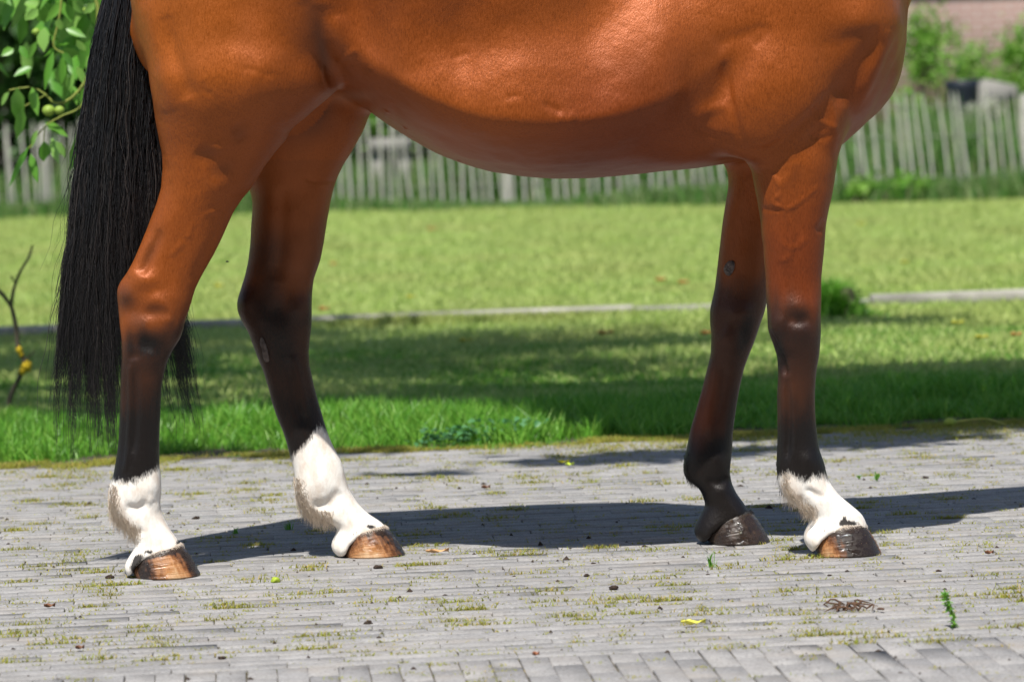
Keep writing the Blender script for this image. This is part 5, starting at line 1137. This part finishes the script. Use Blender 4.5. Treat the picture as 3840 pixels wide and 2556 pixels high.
lump(1034, 2183, .0065, "small lime green nut lying in moss right of the near hind hoof", "nut", simple("lime_nut", (.35, .45, .04), .2, 90, .5), 40, .9, name="green_nut_fallen")
def crumbs():
    r = np.random.default_rng(14); g = Geo(); n = 1500; x = r.uniform(-2.2, 2.2, n); y = r.uniform(-1.8, 2.2, n); k = y < edge_y(x); x, y = x[k], y[k]; n = len(x); s = r.exponential(.0013, n)+.0008
    o = np.array([(-1, -.7, 0), (.9, -.9, 0), (1, .8, 0), (-.8, 1, 0), (0, 0, .9)]); V = (o[None]*s[:, None, None]*r.uniform(.5, 1.5, (n, 5, 3)))+np.stack([x, y, np.full(n, .0005)], 1)[:, None]
    b = (np.arange(n)*5)[:, None, None]; g.add(V.reshape(-1, 3), (b+np.array([[0, 1, 4], [1, 2, 4], [2, 3, 4], [3, 0, 4]])).reshape(-1, 3)); tag(g.build("debris", M_crumb, None, False), kind='stuff', label="fine dark soil crumbs scattered over the paving", cat="debris")
crumbs()
# brown mossy scrap heap right foreground
r = np.random.default_rng(71); g = Geo()
for k in range(20):
    c0 = gnd(3190+r.normal(0, 45), 2285+r.normal(0, 10)); V, q = tube(smoothpath([c0+r.normal(0, .004, 3), c0+np.array([r.normal(0, .012), r.normal(0, .01), .006+r.random()*.008]), c0+np.array([r.normal(0, .02), r.normal(0, .015), .003])], 6), [.0012, .002, .002, .0018, .0014, .0006], 5); V[:, 2] = np.maximum(V[:, 2], .0); g.add(V, f4=q)
tag(g.build("bark_scrap", simple("rust_scrap", (.10, .055, .033), .4, 120, .9)), "rust brown scrap of dead moss and bark in the right foreground", "scrap")
# little plants in the joints
def plant(px, py, kind, lab, h, seed, cat="weed"):
    r = np.random.default_rng(seed); b = gnd(px, py); t = empty("paving_weed", b, lab, cat); g = Geo(); s = Geo()
    if kind == 'stalk':
        p = smoothpath([b, b+np.array([-.002, 0, h*.35]), b+np.array([-.010, 0, h*.7]), b+np.array([-.016, 0, h])], 20); V, q = tube(p, np.linspace(.0013, .0007, 20), 6); s.add(V, f4=q); C = p[np.repeat(np.arange(1, 20), 7)]; n = len(C); D = r.normal(0, 1, (n, 3)); D[:, 2] += .3; N = r.normal(0, .5, (n, 3)); N[:, 2] += 1; V, t3, q = leaves(C, D, N, r.uniform(.006, .013, n), r.uniform(.003, .006, n)); g.add(V, t3, q)
    elif kind == 'rosette':
        n = 26; D = r.normal(0, .7, (n, 3)); D[:, 2] = np.abs(D[:, 2])+.7; V, t3, q = leaves(np.repeat(b[None], n, 0)+np.array([0, 0, h*.4])*r.random((n, 1)), D, r.normal(0, 1, (n, 3)), r.uniform(.3, .65, n)*h, r.uniform(.1, .2, n)*h); g.add(V, t3, q); V, q = tube([b, b+np.array([0, 0, h*.5])], .0012, 5); s.add(V, f4=q)
    else:
        n = 16; V, t3, t4 = blades(np.repeat(b[None], n, 0)+r.normal(0, .004, (n, 3))*np.array([1, 1, 0]), h*r.uniform(.4, 1.05, n), r.uniform(.002, .0035, n), r.uniform(.1, .7, n), r); g.add(V, t3, t4)
    g.build("leaves", G1, t, False)
    if s.V: s.build("stem", M_stem, t)
plant(3578, 2352, 'stalk', "upright leafy green weed stalk in the right foreground paving", .062, 1)
plant(3290, 1804, 'rosette', "bright green seedling in the paving right of the near foreleg", .030, 2); plant(3222, 1797, 'rosette', "smaller seedling left of the bright green one, beside the near foreleg", .018, 3)
plant(2666, 2125, 'tuft', "tuft of thin green grass blades in the paving below the far fore hoof", .040, 4, "grass tuft"); plant(1085, 1985, 'tuft', "grass tuft at the edge of the horse's shadow between the hind legs", .024, 5, "grass tuft"); plant(880, 2000, 'tuft', "small grass tuft in the paving right of the near hind pastern", .018, 6, "grass tuft")
# clover patch at the lawn's edge
c = gnd(1690, 1668); r = np.random.default_rng(33); n = 90; C = np.stack([c[0]+r.normal(0, .06, n), c[1]+r.normal(0, .03, n), r.uniform(.01, .05, n)], 1); C = np.vstack([C, C[:40]+np.array([.16, .05, .02])]); n = len(C); D = r.normal(0, 1, (n, 3)); D[:, 2] *= .2; N = r.normal(0, .35, (n, 3)); N[:, 2] += 1
V, t3, q = leaves(C, D, N, r.uniform(.016, .028, n), r.uniform(.014, .024, n)); g = Geo(); g.add(V, t3, q); tag(g.build("clover_patch", leafmat("clover", [(.06, .20, .06), (.10, .27, .10), (.13, .30, .14)], .45, .3, .5), None, False), "patch of blue green broad-leaved weeds at the lawn edge between hind and fore legs", "weeds", kind='stuff')
# fallen nut with its yellow stalk, at the right of the paving edge
t = empty("fallen_sprig", gnd(3570, 1602), "green nut on a long yellow stalk at the right of the paving edge", "sprig"); b = gnd(3565, 1600)
p = smoothpath([b+np.array([0, 0, .012]), gnd(3620, 1594)+np.array([0, 0, .014]), gnd(3700, 1586)+np.array([0, 0, .012]), gnd(3775, 1600)+np.array([0, 0, .006])], 24); V, q = tube(p, np.linspace(.0035, .0015, 24), 7); mesh_np("stalk", V, q, simple("yellow_stalk", (.55, .50, .10), .2, 80, .6), t)
p = [b+np.array([x_, 0, .013]) for x_ in (-.020, -.016, -.006, .006, .014, .018)]; V, q = tube(p, [.001, .008, .0135, .0125, .006, .002], 14); mesh_np("nut", V, q, simple("nut_green", (.36, .44, .06), .2, 120, .5), t)
# a fly in the air between the legs
def fly():
    c = at(853, 981, .02); t = empty("fly", c, "tiny dark fly in the air between the two hind legs", "insect"); Mb = simple("fly_body", (.01, .01, .012), .2, 200, .4)
    p = [c+np.array([x_, 0, z_]) for x_, z_ in ((-.0035, -.0004), (-.0028, 0), (-.001, .0003), (.001, .0004), (.0018, .0002), (.0026, .0002), (.0034, -.0002))]; V, q = tube(p, [.0002, .0011, .0014, .0013, .0007, .0010, .0003], 10); mesh_np("body", V, q, Mb, t)
    for s in (-1, 1):
        V, t3, q = leaves(np.array([c+np.array([.0005, s*.0008, .0012])]), np.array([[-.8, s*.6, .4]]), np.array([[0, 0, 1.]]), np.array([.0042]), np.array([.0016])); mesh_np("wing", V, [t3, q], leafmat("fly_wing", [(.2, .2, .2)]*3, .2, .5), t)
fly()
